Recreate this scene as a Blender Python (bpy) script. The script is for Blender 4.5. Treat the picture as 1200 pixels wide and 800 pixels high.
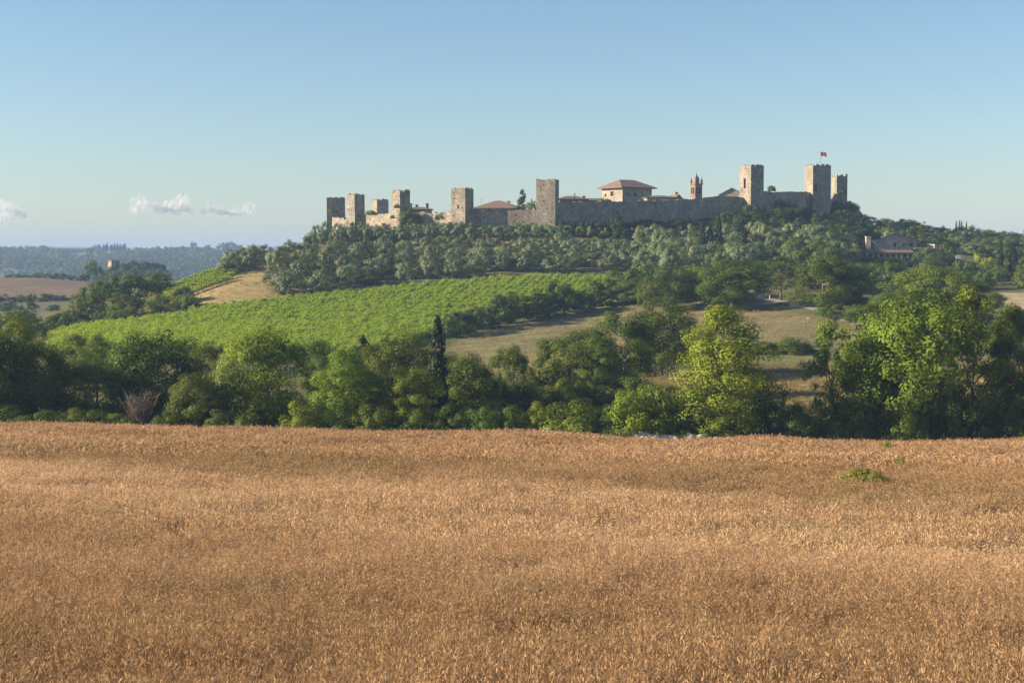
import bpy, math, random
import numpy as np
from mathutils import Vector

R = math.radians
scene = bpy.context.scene
for o in list(bpy.data.objects):
    bpy.data.objects.remove(o, do_unlink=True)
COL = scene.collection

# ------------------------------------------------------------------ camera
F = 1667.0                       # focal length in pixels of the 1200 px wide photograph
PITCH = math.atan(100.0 / F)
cam_data = bpy.data.cameras.new('camera')
cam = bpy.data.objects.new('camera', cam_data)
COL.objects.link(cam)
cam_data.sensor_width = 36.0
cam_data.lens = F * 36.0 / 1200.0
cam_data.clip_start = 0.1
cam_data.clip_end = 60000.0
cam.location = (0, 0, 0)
cam.rotation_euler = (math.pi / 2 - PITCH, 0, 0)
scene.camera = cam

# ------------------------------------------------------------------ light and sky
SUN_ELEV = R(21.0)
SUN_ROT = R(-93.0)              # clockwise from +Y: the sun stands to the left
EXPOSURE = 1.35
world = bpy.data.worlds.new('World')
scene.world = world
world.use_nodes = True
wn = world.node_tree
for n in list(wn.nodes):
    wn.nodes.remove(n)
sky = wn.nodes.new('ShaderNodeTexSky')
sky.sky_type = 'NISHITA'
sky.sun_disc = False
sky.sun_elevation = SUN_ELEV
sky.sun_rotation = SUN_ROT
sky.altitude = 250.0
sky.air_density = 1.1
sky.dust_density = 0.4
sky.ozone_density = 3.5
bg = wn.nodes.new('ShaderNodeBackground')
bg.inputs['Strength'].default_value = 0.06
wo = wn.nodes.new('ShaderNodeOutputWorld')
wn.links.new(sky.outputs[0], bg.inputs[0])
wn.links.new(bg.outputs[0], wo.inputs[0])

sun_data = bpy.data.lights.new('sun', 'SUN')
sun_data.energy = 5.0
sun_data.angle = R(0.5)
sun_data.color = (1.0, 0.845, 0.65)
sun = bpy.data.objects.new('sun', sun_data)
COL.objects.link(sun)
sun_dir = Vector((math.sin(SUN_ROT) * math.cos(SUN_ELEV), math.cos(SUN_ROT) * math.cos(SUN_ELEV), math.sin(SUN_ELEV)))
sun.rotation_euler = sun_dir.to_track_quat('Z', 'Y').to_euler()
sun.location = sun_dir * 100

scene.view_settings.view_transform = 'Standard'
scene.view_settings.look = 'None'
scene.view_settings.gamma = 1.0
scene.view_settings.exposure = EXPOSURE
scene.cycles.use_denoising = True
scene.cycles.denoising_prefilter = 'ACCURATE'
scene.cycles.denoising_input_passes = 'RGB_ALBEDO_NORMAL'
scene.cycles.max_bounces = 6
scene.cycles.diffuse_bounces = 3
scene.cycles.glossy_bounces = 2
scene.cycles.transmission_bounces = 4
scene.cycles.transparent_max_bounces = 40
scene.cycles.volume_bounces = 0
scene.cycles.sample_clamp_indirect = 4.0

# ------------------------------------------------------------------ helpers
CT, ST = math.cos(PITCH), math.sin(PITCH)


def unproject(px, py, Y):
    """the place in the world that a pixel of the photograph shows at the distance Y"""
    u, v = (px - 600.0) / F, (400.0 - py) / F
    dy = CT + v * ST
    t = Y / dy
    return (u * t, Y, (-ST + v * CT) * t)


def project(X, Y, Z):
    f = Y * CT - Z * ST
    v = Y * ST + Z * CT
    return 600.0 + F * X / f, 400.0 - F * v / f


def mpp(Y):
    return Y / F                 # metres per pixel at distance Y


def tag(o, label=None, cat=None, group=None, kind=None):
    if label: o['label'] = label
    if cat: o['category'] = cat
    if group: o['group'] = group
    if kind: o['kind'] = kind
    return o


def link(name, me, parent=None):
    o = bpy.data.objects.new(name, me)
    COL.objects.link(o)
    if parent is not None:
        o.parent = parent
    return o


def empty(name, loc, rz=0.0):
    o = bpy.data.objects.new(name, None)
    COL.objects.link(o)
    o.location = loc
    o.rotation_euler = (0, 0, rz)
    o.empty_display_size = 0.5
    return o


def np_mesh(name, verts, quads=None, tris=None, mats=(), smooth=False):
    verts = np.asarray(verts, dtype=np.float32)
    me = bpy.data.meshes.new(name)
    q = np.zeros((0, 4), np.int32) if quads is None or len(quads) == 0 else np.asarray(quads, np.int32)
    t = np.zeros((0, 3), np.int32) if tris is None or len(tris) == 0 else np.asarray(tris, np.int32)
    nl = q.size + t.size
    me.vertices.add(len(verts))
    me.vertices.foreach_set('co', verts.ravel())
    me.loops.add(nl)
    me.loops.foreach_set('vertex_index', np.concatenate([q.ravel(), t.ravel()]))
    nf = len(q) + len(t)
    me.polygons.add(nf)
    starts = np.concatenate([np.arange(len(q)) * 4, q.size + np.arange(len(t)) * 3]).astype(np.int32)
    me.polygons.foreach_set('loop_start', starts)
    if smooth:
        me.polygons.foreach_set('use_smooth', np.ones(nf, bool))
    me.update(calc_edges=True)
    for m in mats:
        me.materials.append(m)
    return me


class MB:
    """collects shapes and links them as one mesh"""
    def __init__(self):
        self.v, self.f = [], []

    def add(self, vs, fs):
        b = len(self.v)
        self.v.extend([tuple(p) for p in vs])
        self.f.extend([tuple(b + i for i in f) for f in fs])
        return self

    def box(self, c, s, rz=0.0, taper=1.0):
        """c = centre of the bottom face"""
        co, si = math.cos(rz), math.sin(rz)
        vs = []
        for z, k in ((0, 1.0), (s[2], taper)):
            for x, y in ((-1, -1), (1, -1), (1, 1), (-1, 1)):
                X, Y = x * s[0] / 2 * k, y * s[1] / 2 * k
                vs.append((c[0] + X * co - Y * si, c[1] + X * si + Y * co, c[2] + z))
        return self.add(vs, [(0, 3, 2, 1), (4, 5, 6, 7), (0, 1, 5, 4), (1, 2, 6, 5), (2, 3, 7, 6), (3, 0, 4, 7)])

    def tube(self, pts, radii, n=6, cap=True):
        pts = [Vector(p) for p in pts]
        b = len(self.v)
        rings = []
        for i, p in enumerate(pts):
            d = (pts[min(i + 1, len(pts) - 1)] - pts[max(i - 1, 0)]).normalized()
            a = d.orthogonal().normalized() if abs(d.z) < 0.95 else Vector((1, 0, 0))
            a = (a - d * a.dot(d)).normalized()
            c = d.cross(a)
            rings.append([p + (a * math.cos(2 * math.pi * k / n) + c * math.sin(2 * math.pi * k / n)) * radii[i] for k in range(n)])
        for r in rings:
            self.v.extend([tuple(q) for q in r])
        for i in range(len(pts) - 1):
            for k in range(n):
                k2 = (k + 1) % n
                self.f.append((b + i * n + k, b + i * n + k2, b + (i + 1) * n + k2, b + (i + 1) * n + k))
        if cap:
            self.f.append(tuple(b + (len(pts) - 1) * n + k for k in range(n)))
            self.f.append(tuple(b + k for k in reversed(range(n))))
        return self

    def mesh(self, name, mat, smooth=False):
        me = bpy.data.meshes.new(name)
        me.from_pydata(self.v, [], self.f)
        me.materials.append(mat)
        if smooth:
            me.polygons.foreach_set('use_smooth', [True] * len(me.polygons))
        me.update()
        return me

    def build(self, name, mat, parent=None, smooth=False):
        return link(name, self.mesh(name, mat, smooth), parent)


def inside(px, py, poly):
    """vectorised point in polygon"""
    px, py = np.asarray(px, float), np.asarray(py, float)
    r = np.zeros(px.shape, bool)
    n = len(poly)
    for i in range(n):
        x0, y0 = poly[i]
        x1, y1 = poly[(i + 1) % n]
        if y0 == y1:
            continue
        c = ((y0 > py) != (y1 > py)) & (px < (x1 - x0) * (py - y0) / (y1 - y0) + x0)
        r ^= c
    return r


# ------------------------------------------------------------------ materials
def new_mat(name):
    m = bpy.data.materials.new(name)
    m.use_nodes = True
    nt = m.node_tree
    for n in list(nt.nodes):
        nt.nodes.remove(n)
    out = nt.nodes.new('ShaderNodeOutputMaterial')
    return m, nt, out


def N(nt, kind, **kw):
    n = nt.nodes.new(kind)
    for k, v in kw.items():
        setattr(n, k, v)
    return n


def ramp(nt, src, stops):
    r = nt.nodes.new('ShaderNodeValToRGB')
    els = r.color_ramp.elements
    while len(els) < len(stops):
        els.new(0.5)
    for e, (p, c) in zip(els, stops):
        e.position = p
        e.color = (c[0], c[1], c[2], 1)
    nt.links.new(src, r.inputs[0])
    return r.outputs[0]


def mix(nt, fac, a, b, mode='MIX'):
    n = nt.nodes.new('ShaderNodeMix')
    n.data_type = 'RGBA'
    n.blend_type = mode
    for sock, val in ((n.inputs[0], fac), (n.inputs[6], a), (n.inputs[7], b)):
        if isinstance(val, bpy.types.NodeSocket):
            nt.links.new(val, sock)
        elif isinstance(val, (tuple, list)):
            sock.default_value = (val[0], val[1], val[2], 1)
        else:
            sock.default_value = val
    return n.outputs[2]


def noise(nt, scale, detail=4.0, coord=None, rough=0.55, obj=False):
    n = nt.nodes.new('ShaderNodeTexNoise')
    n.inputs['Scale'].default_value = scale
    n.inputs['Detail'].default_value = detail
    n.inputs['Roughness'].default_value = rough
    if coord is None:
        if obj:
            coord = nt.nodes.new('ShaderNodeTexCoord').outputs['Object']
        else:
            coord = nt.nodes.new('ShaderNodeNewGeometry').outputs['Position']
    nt.links.new(coord, n.inputs['Vector'])
    return n.outputs['Fac']


def leaf_mat(name, dark, light, trans=0.3, spec=0.12, rough=0.6):
    """leaf colour: own tint per leaf, own shift per tree, and the tree's object colour"""
    m, nt, out = new_mat(name)
    at = N(nt, 'ShaderNodeAttribute', attribute_name='tint')
    oi = nt.nodes.new('ShaderNodeObjectInfo')
    c = ramp(nt, at.outputs['Fac'], [(0.0, dark), (1.0, light)])
    hs = nt.nodes.new('ShaderNodeHueSaturation')
    mr = N(nt, 'ShaderNodeMapRange')
    mr.inputs['To Min'].default_value = 0.485
    mr.inputs['To Max'].default_value = 0.515
    nt.links.new(oi.outputs['Random'], mr.inputs['Value'])
    nt.links.new(mr.outputs[0], hs.inputs['Hue'])
    nt.links.new(c, hs.inputs['Color'])
    c = mix(nt, 1.0, hs.outputs[0], oi.outputs['Color'], 'MULTIPLY')
    p = nt.nodes.new('ShaderNodeBsdfPrincipled')
    p.inputs['Roughness'].default_value = rough
    p.inputs['Specular IOR Level'].default_value = spec
    nt.links.new(c, p.inputs['Base Color'])
    t = nt.nodes.new('ShaderNodeBsdfTranslucent')
    tc = mix(nt, 1.0, c, (1.5, 1.35, 0.55), 'MULTIPLY')
    nt.links.new(tc, t.inputs['Color'])
    ms = nt.nodes.new('ShaderNodeMixShader')
    ms.inputs[0].default_value = trans
    nt.links.new(p.outputs[0], ms.inputs[1])
    nt.links.new(t.outputs[0], ms.inputs[2])
    nt.links.new(ms.outputs[0], out.inputs[0])
    return m


def plain_mat(name, a, b, scale=2.0, rough=0.85, bump=0.0, detail=5.0, obj=False):
    m, nt, out = new_mat(name)
    f = noise(nt, scale, detail, obj=obj)
    c = ramp(nt, f, [(0.3, a), (0.7, b)])
    p = nt.nodes.new('ShaderNodeBsdfPrincipled')
    p.inputs['Roughness'].default_value = rough
    p.inputs['Specular IOR Level'].default_value = 0.2
    nt.links.new(c, p.inputs['Base Color'])
    if bump:
        bn = nt.nodes.new('ShaderNodeBump')
        bn.inputs['Strength'].default_value = bump
        bn.inputs['Distance'].default_value = 0.2
        nt.links.new(f, bn.inputs['Height'])
        nt.links.new(bn.outputs[0], p.inputs['Normal'])
    nt.links.new(p.outputs[0], out.inputs[0])
    return m


def masonry_mat(name, a, b, stain=(0.10, 0.10, 0.075), mortar=0.9, scale=1.6, holes=True):
    """rough coursed rubble: stones of uneven tone, weather stains, small square putlog holes"""
    m, nt, out = new_mat(name)
    pos = nt.nodes.new('ShaderNodeNewGeometry').outputs['Position']
    mp = nt.nodes.new('ShaderNodeMapping')
    mp.inputs['Scale'].default_value = (1.0, 1.0, 1.7)
    nt.links.new(pos, mp.inputs['Vector'])
    vo = nt.nodes.new('ShaderNodeTexVoronoi')
    vo.inputs['Scale'].default_value = scale
    nt.links.new(mp.outputs[0], vo.inputs['Vector'])
    bw = nt.nodes.new('ShaderNodeRGBToBW')
    nt.links.new(vo.outputs['Color'], bw.inputs[0])
    big = noise(nt, 0.22, 6.0, pos, 0.65)
    mid = noise(nt, 1.1, 5.0, pos, 0.6)
    c = ramp(nt, bw.outputs[0], [(0.15, a), (0.85, b)])
    c = mix(nt, 0.35, c, ramp(nt, mid, [(0.3, tuple(x * 0.6 for x in a)), (0.7, tuple(min(1, x * 1.2) for x in b))]))
    edge = ramp(nt, vo.outputs['Distance'], [(0.0, (1, 1, 1)), (0.55, (1, 1, 1)), (0.8, (0.55, 0.52, 0.48))])
    c = mix(nt, 0.8, c, edge, 'MULTIPLY')
    # streaks of dark lichen running down
    mp2 = nt.nodes.new('ShaderNodeMapping')
    mp2.inputs['Scale'].default_value = (0.75, 0.75, 0.09)
    nt.links.new(pos, mp2.inputs['Vector'])
    st = noise(nt, 1.0, 5.0, mp2.outputs[0], 0.6)
    sm = ramp(nt, st, [(0.50, (0, 0, 0)), (0.68, (1, 1, 1))])
    bm_ = ramp(nt, big, [(0.42, (0, 0, 0)), (0.62, (1, 1, 1))])
    k = mix(nt, 1.0, sm, bm_, 'SCREEN')
    kf = nt.nodes.new('ShaderNodeMath'); kf.operation = 'MULTIPLY'; kf.inputs[1].default_value = 0.55
    nt.links.new(k, kf.inputs[0])
    c = mix(nt, kf.outputs[0], c, stain)
    if holes:
        v2 = nt.nodes.new('ShaderNodeTexVoronoi')
        v2.inputs['Scale'].default_value = 0.42
        v2.inputs['Randomness'].default_value = 0.55
        nt.links.new(pos, v2.inputs['Vector'])
        hm = ramp(nt, v2.outputs['Distance'], [(0.11, (0.22, 0.2, 0.18)), (0.14, (1, 1, 1))])
        c = mix(nt, 1.0, c, hm, 'MULTIPLY')
    p = nt.nodes.new('ShaderNodeBsdfPrincipled')
    p.inputs['Roughness'].default_value = 0.95
    p.inputs['Specular IOR Level'].default_value = 0.1
    nt.links.new(c, p.inputs['Base Color'])
    bn = nt.nodes.new('ShaderNodeBump')
    bn.inputs['Strength'].default_value = 0.6
    bn.inputs['Distance'].default_value = 0.25
    nt.links.new(bw.outputs[0], bn.inputs['Height'])
    nt.links.new(bn.outputs[0], p.inputs['Normal'])
    nt.links.new(p.outputs[0], out.inputs[0])
    return m


M = {}
M['leaf_green'] = leaf_mat('green_leaves', (0.038, 0.064, 0.011), (0.150, 0.190, 0.030), trans=0.25)
M['leaf_olive'] = leaf_mat('olive_leaves', (0.066, 0.098, 0.038), (0.205, 0.245, 0.115), trans=0.18, spec=0.25, rough=0.5)
M['leaf_dark'] = leaf_mat('needle_leaves', (0.018, 0.034, 0.014), (0.045, 0.070, 0.028), trans=0.12)
M['leaf_vine'] = leaf_mat('vine_leaves', (0.135, 0.21, 0.022), (0.31, 0.42, 0.052), trans=0.42)
M['bark'] = plain_mat('bark', (0.10, 0.08, 0.06), (0.24, 0.20, 0.15), 3.0, 0.95, 0.5)
M['stone'] = masonry_mat('castle_stone', (0.26, 0.215, 0.16), (0.42, 0.36, 0.275))
M['house_stone'] = masonry_mat('house_stone', (0.33, 0.275, 0.21), (0.47, 0.40, 0.31), holes=False)
M['farm_stone'] = masonry_mat('farmhouse_stone', (0.42, 0.365, 0.295), (0.58, 0.51, 0.42), holes=False)
M['brick'] = masonry_mat('belfry_brick', (0.24, 0.155, 0.11), (0.35, 0.24, 0.175), holes=False, scale=3.0)
M['roof'] = plain_mat('terracotta_roof', (0.125, 0.082, 0.062), (0.22, 0.15, 0.115), 1.4, 0.9, 0.3)
M['grey_roof'] = plain_mat('grey_tile_roof', (0.11, 0.105, 0.095), (0.19, 0.175, 0.155), 1.4, 0.9, 0.3)
M['dark_open'] = plain_mat('dark_opening', (0.02, 0.019, 0.017), (0.035, 0.032, 0.028), 2.0)
M['iron'] = plain_mat('grey_metal', (0.16, 0.16, 0.155), (0.26, 0.26, 0.25), 4.0, 0.6)
M['black_rail'] = plain_mat('dark_rail', (0.03, 0.027, 0.023), (0.06, 0.052, 0.043), 4.0, 0.7)
M['white'] = plain_mat('white_paint', (0.62, 0.61, 0.58), (0.8, 0.79, 0.76), 2.0, 0.6)
M['flag'] = plain_mat('flag_cloth', (0.55, 0.07, 0.09), (0.65, 0.10, 0.12), 2.0, 0.8)
M['pale_stone'] = plain_mat('pale_loose_stone', (0.36, 0.315, 0.255), (0.60, 0.54, 0.45), 2.5, 0.9, 0.5)
M['twig'] = plain_mat('dead_twigs', (0.10, 0.08, 0.058), (0.17, 0.135, 0.10), 3.0, 0.95)
M['road'] = plain_mat('gravel_road', (0.21, 0.185, 0.15), (0.31, 0.28, 0.235), 1.0, 0.95, 0.2)

# ------------------------------------------------------------------ terrain
CP = []                          # (px, py, distance): where the photograph shows the ground


def gz(X, Y, Z):
    CP.append((X, Y, Z))


for Y, z in ((3, -2.6), (6, -3.3), (10, -4.2), (16, -5.35), (25, -6.45), (40, -7.95), (60, -9.95), (90, -13.1), (120, -16.2), (148, -18.95)):
    for s in (-0.62, -0.36, -0.18, 0.0, 0.18, 0.36, 0.62):
        gz(s * Y, Y, z - 0.75 * (s / 0.36) * (Y / 148.0))
for px, py, Y in (
    (-200, 508, 165), (0, 500, 165), (200, 500, 165), (400, 503, 165), (600, 508, 165), (800, 512, 165), (1000, 513, 165), (1200, 514, 165), (1400, 514, 165),
    (0, 478, 195), (200, 474, 195), (350, 474, 198), (450, 472, 200), (560, 472, 195), (740, 468, 190), (660, 470, 188), (960, 476, 190), (960, 440, 215), (920, 432, 222),
    (915, 396, 250), (900, 372, 285), (880, 357, 310), (900, 332, 338), (900, 300, 395), (900, 272, 440), (880, 254, 472), (960, 254, 495),
    (620, 420, 255), (580, 402, 282), (640, 384, 305), (720, 374, 315), (560, 392, 304), (700, 366, 328), (820, 378, 285), (780, 345, 340),
    (730, 348, 345), (735, 325, 374), (600, 325, 376), (500, 334, 369), (400, 346, 356), (340, 353, 347),
    (530, 397, 295), (430, 412, 270), (300, 408, 270), (200, 402, 280), (110, 392, 300), (200, 384, 318), (255, 369, 331),
    (300, 326, 370), (250, 345, 352), (180, 352, 360), (120, 372, 350), (60, 388, 335), (0, 400, 300), (-150, 410, 300),
    (330, 291, 424), (260, 311, 412), (190, 336, 400), (100, 368, 395), (0, 385, 390), (-150, 390, 390),
    (260, 328, 480), (150, 354, 480), (330, 312, 505), (390, 285, 530),
    (400, 300, 410), (400, 285, 436), (385, 272, 480), (420, 272, 470), (470, 270, 456), (545, 266, 450), (640, 265, 446), (640, 288, 424), (640, 305, 400), (540, 310, 396),
    (540, 287, 427), (460, 290, 428), (460, 318, 390), (760, 302, 400), (760, 286, 430), (770, 266, 458), (840, 285, 430), (840, 305, 395),
    (1050, 303, 425), (1000, 298, 425), (1000, 279, 462), (1000, 262, 505), (1100, 289, 470), (1100, 281, 505), (1200, 292, 520), (1200, 311, 440), (1100, 322, 400),
    (1100, 346, 330), (1200, 354, 310), (1050, 352, 310), (1050, 402, 240), (1180, 402, 240), (1150, 472, 190), (1350, 300, 500), (1350, 360, 310), (1350, 470, 190),
    (1000, 277, 600), (1100, 286, 600), (1200, 291, 600), (1060, 273, 515), (940, 262, 600), (700, 252, 520), (470, 262, 525), (900, 248, 545), (600, 288, 780), (1000, 285, 780), (300, 322, 780), (1250, 288, 780),
    (0, 367, 480), (40, 353, 580), (0, 350, 605), (50, 326, 740), (0, 326, 740), (-120, 328, 740), (100, 331, 740), (150, 332, 880), (-150, 352, 580),
    (50, 350, 1050), (200, 347, 1050), (400, 345, 1050), (800, 340, 1050), (1200, 335, 1050),
    (0, 345, 1500), (200, 345, 1500), (-200, 345, 1500), (600, 340, 1500), (1100, 340, 1500),
    (-200, 297, 2600), (0, 297, 2600), (150, 293, 2600), (300, 294, 2700), (600, 300, 2600), (1000, 300, 2600), (1400, 300, 2600),
    (150, 304, 4000), (600, 304, 4000), (1100, 304, 4000), (-200, 304, 4000), (150, 292, 6000), (600, 292, 6000), (1100, 292, 6000), (-200, 291, 6000),
):
    CP.append(unproject(px, py, Y))
CP = np.array(CP)


def tps_xy(X, Y):
    X, Y = np.asarray(X, float), np.maximum(np.asarray(Y, float), 1.0)
    s = np.clip(X / Y, -0.62, 0.62)
    return np.stack([s * 3.0, np.log(Y)], -1)


def tps_k(d2):
    return np.where(d2 > 1e-12, d2 * np.log(np.maximum(d2, 1e-12)) * 0.5, 0.0)


_c = tps_xy(CP[:, 0], CP[:, 1])
_n = len(_c)
_A = np.zeros((_n + 3, _n + 3))
_d2 = ((_c[:, None] - _c[None]) ** 2).sum(-1)
_A[:_n, :_n] = tps_k(_d2) + np.eye(_n) * 2e-3
_A[:_n, _n] = 1
_A[:_n, _n + 1:] = _c
_A[_n, :_n] = 1
_A[_n + 1:, :_n] = _c.T
# solve for the slope z / Y^0.75, so that near and far points weigh alike
_w = np.linalg.solve(_A, np.concatenate([CP[:, 2] / CP[:, 1] ** 0.75, np.zeros(3)]))


def height(X, Y):
    X, Y = np.atleast_1d(np.asarray(X, float)), np.atleast_1d(np.asarray(Y, float))
    shp = X.shape
    q = tps_xy(X.ravel(), Y.ravel())
    out = np.zeros(len(q))
    for a in range(0, len(q), 20000):
        b = q[a:a + 20000]
        d2 = ((b[:, None] - _c[None]) ** 2).sum(-1)
        out[a:a + 20000] = tps_k(d2) @ _w[:_n] + _w[_n] + b @ _w[_n + 1:]
    z = out.reshape(shp) * np.maximum(Y, 1.0) ** 0.75
    # the small swells of the field, and of the far ridges
    near = np.clip((150 - Y) / 20, 0, 1) * np.clip((Y - 8) / 20, 0, 1)
    z = z + near * (0.22 * np.sin(Y * 0.115 + X * 0.02) + 0.16 * np.sin(X * 0.13 + Y * 0.05 + 1.0) + 0.08 * np.sin(X * 0.31 - Y * 0.21))
    far = np.clip((Y - 1200) / 800, 0, 1)
    z = z + far * (5.0 * np.sin(X * 0.006 + 1.0) + 3.0 * np.sin(X * 0.017 + Y * 0.002) + 1.5 * np.sin(X * 0.041))
    return z


def h1(X, Y):
    return float(height([X], [Y])[0])


def on_ground(px, Y):
    X = (px - 600.0) / F * Y
    return X, Y, h1(X, Y)


# zones of the ground, drawn over the places where the photograph shows them
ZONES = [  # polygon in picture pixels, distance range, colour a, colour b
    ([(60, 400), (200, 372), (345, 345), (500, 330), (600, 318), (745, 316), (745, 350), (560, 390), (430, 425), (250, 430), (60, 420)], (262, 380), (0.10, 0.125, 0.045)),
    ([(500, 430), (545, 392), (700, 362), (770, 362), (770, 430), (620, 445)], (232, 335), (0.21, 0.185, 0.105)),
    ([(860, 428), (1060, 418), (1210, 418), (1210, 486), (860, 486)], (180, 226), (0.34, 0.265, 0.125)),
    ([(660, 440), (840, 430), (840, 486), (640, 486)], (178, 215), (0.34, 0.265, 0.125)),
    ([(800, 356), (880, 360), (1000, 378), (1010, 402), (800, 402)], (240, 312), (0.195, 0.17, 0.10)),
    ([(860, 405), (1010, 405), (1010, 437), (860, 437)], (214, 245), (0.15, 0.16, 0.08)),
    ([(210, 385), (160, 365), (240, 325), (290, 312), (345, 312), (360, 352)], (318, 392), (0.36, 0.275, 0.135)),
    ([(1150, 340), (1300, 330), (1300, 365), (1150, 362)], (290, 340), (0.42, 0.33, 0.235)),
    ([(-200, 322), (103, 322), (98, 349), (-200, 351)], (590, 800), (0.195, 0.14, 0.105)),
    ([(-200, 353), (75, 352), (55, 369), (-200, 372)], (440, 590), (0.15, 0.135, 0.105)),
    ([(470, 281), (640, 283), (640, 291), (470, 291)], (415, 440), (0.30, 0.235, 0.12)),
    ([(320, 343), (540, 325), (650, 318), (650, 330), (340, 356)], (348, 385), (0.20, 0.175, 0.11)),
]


def ground_colour(X, Y, Z):
    rng = np.random.default_rng(5)
    c = np.zeros(X.shape + (3,))
    c[:] = (0.13, 0.125, 0.06)
    c[Y < 151] = (0.25, 0.145, 0.065)
    c[(Y > 375) & (Y < 560)] = (0.15, 0.14, 0.075)
    m = (Y > 1150) & (np.sin(X * 0.011 + 2) + np.sin(Y * 0.009 + X * 0.004) > 0.2)
    c[Y > 800] = (0.075, 0.105, 0.05)
    c[m] = (0.20, 0.185, 0.10)
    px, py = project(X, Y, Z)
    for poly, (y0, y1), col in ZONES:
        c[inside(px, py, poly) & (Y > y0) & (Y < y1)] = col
    return c


def build_ground():
    ns, nt_ = 330, 520
    S = np.sinh(np.linspace(-1.9, 1.9, ns)) / np.sinh(1.9) * 1.3
    T = np.exp(np.linspace(math.log(1.2), math.log(6400.0), nt_))
    YY, SS = np.meshgrid(T, S, indexing='ij')
    XX = SS * YY
    ZZ = height(XX, YY)
    ZZ = np.clip(ZZ, -75, 60)
    v = np.stack([XX, YY, ZZ], -1).reshape(-1, 3)
    i = np.arange(nt_ - 1)[:, None] * ns + np.arange(ns - 1)[None]
    q = np.stack([i, i + 1, i + ns + 1, i + ns], -1).reshape(-1, 4)
    m, nt, out = new_mat('ground')
    at = N(nt, 'ShaderNodeAttribute', attribute_name='zone')
    pos = nt.nodes.new('ShaderNodeNewGeometry').outputs['Position']
    a = noise(nt, 0.18, 6.0, pos, 0.65)
    b = noise(nt, 1.7, 5.0, pos, 0.7)
    d = noise(nt, 0.03, 4.0, pos, 0.5)
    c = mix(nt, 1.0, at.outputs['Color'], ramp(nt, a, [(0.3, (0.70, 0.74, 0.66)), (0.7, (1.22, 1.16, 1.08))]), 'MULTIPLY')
    c = mix(nt, 1.0, c, ramp(nt, b, [(0.25, (0.62, 0.64, 0.62)), (0.75, (1.3, 1.28, 1.25))]), 'MULTIPLY')
    c = mix(nt, 1.0, c, ramp(nt, d, [(0.3, (0.84, 0.95, 0.84)), (0.7, (1.12, 1.04, 1.0))]), 'MULTIPLY')
    p = nt.nodes.new('ShaderNodeBsdfPrincipled')
    p.inputs['Roughness'].default_value = 0.95
    p.inputs['Specular IOR Level'].default_value = 0.05
    nt.links.new(c, p.inputs['Base Color'])
    bn = nt.nodes.new('ShaderNodeBump')
    bn.inputs['Strength'].default_value = 0.7
    bn.inputs['Distance'].default_value = 0.3
    nt.links.new(b, bn.inputs['Height'])
    nt.links.new(bn.outputs[0], p.inputs['Normal'])
    nt.links.new(p.outputs[0], out.inputs[0])
    me = np_mesh('ground', v, q, mats=[m], smooth=True)
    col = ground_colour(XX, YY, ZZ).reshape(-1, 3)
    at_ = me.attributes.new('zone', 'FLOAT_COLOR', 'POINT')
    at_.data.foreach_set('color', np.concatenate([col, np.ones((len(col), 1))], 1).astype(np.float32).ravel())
    tag(link('ground', me), kind='structure')


build_ground()


def strip(name, pts, width, mat, lift=0.03):
    """a path laid on the ground through (px, distance) points"""
    P = [Vector(on_ground(px, Y)) for px, Y in pts]
    Q = []
    for a, b in zip(P, P[1:]):
        n = max(2, int((b - a).length / 2))
        Q += [a.lerp(b, k / n) for k in range(n)]
    Q.append(P[-1])
    vs, fs = [], []
    for i, p in enumerate(Q):
        d = Q[min(i + 1, len(Q) - 1)] - Q[max(i - 1, 0)]
        nrm = Vector((-d.y, d.x, 0)).normalized() * width / 2
        for s in (-1, -0.33, 0.33, 1):
            x, y = p.x + nrm.x * s, p.y + nrm.y * s
            vs.append((x, y, h1(x, y) + lift))
    for i in range(len(Q) - 1):
        for k in range(3):
            fs.append((i * 4 + k, i * 4 + k + 1, i * 4 + k + 5, i * 4 + k + 4))
    mb = MB(); mb.add(vs, fs)
    return tag(mb.build(name, mat), kind='structure')


strip('road', [(1010, 262), (960, 290), (925, 305), (890, 318), (868, 330), (850, 350)], 2.4, M['road'], 0.12)


# ------------------------------------------------------------------ leaves, crowns and trunks
def rand_dirs(rng, n):
    v = rng.normal(size=(n, 3))
    return v / np.linalg.norm(v, axis=1, keepdims=True)


def leaf_mesh(name, pos, nrm, size, tint, mat, rng, aspect=0.55, fold=0.15):
    n = len(pos)
    nrm = nrm / np.maximum(np.linalg.norm(nrm, axis=1, keepdims=True), 1e-6)
    u = np.cross(nrm, rand_dirs(rng, n))
    u /= np.maximum(np.linalg.norm(u, axis=1, keepdims=True), 1e-6)
    w = np.cross(nrm, u)
    L = size[:, None] * 0.5
    W = L * aspect
    v = np.empty((n, 4, 3))
    v[:, 0] = pos - u * L
    v[:, 1] = pos + w * W + nrm * L * fold - u * L * 0.1
    v[:, 2] = pos + u * L
    v[:, 3] = pos - w * W + nrm * L * fold - u * L * 0.1
    me = np_mesh(name, v.reshape(-1, 3), np.arange(n * 4).reshape(n, 4), mats=[mat])
    a = me.attributes.new('tint', 'FLOAT', 'FACE')
    a.data.foreach_set('value', np.clip(tint, 0, 1).astype(np.float32))
    return me


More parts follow.
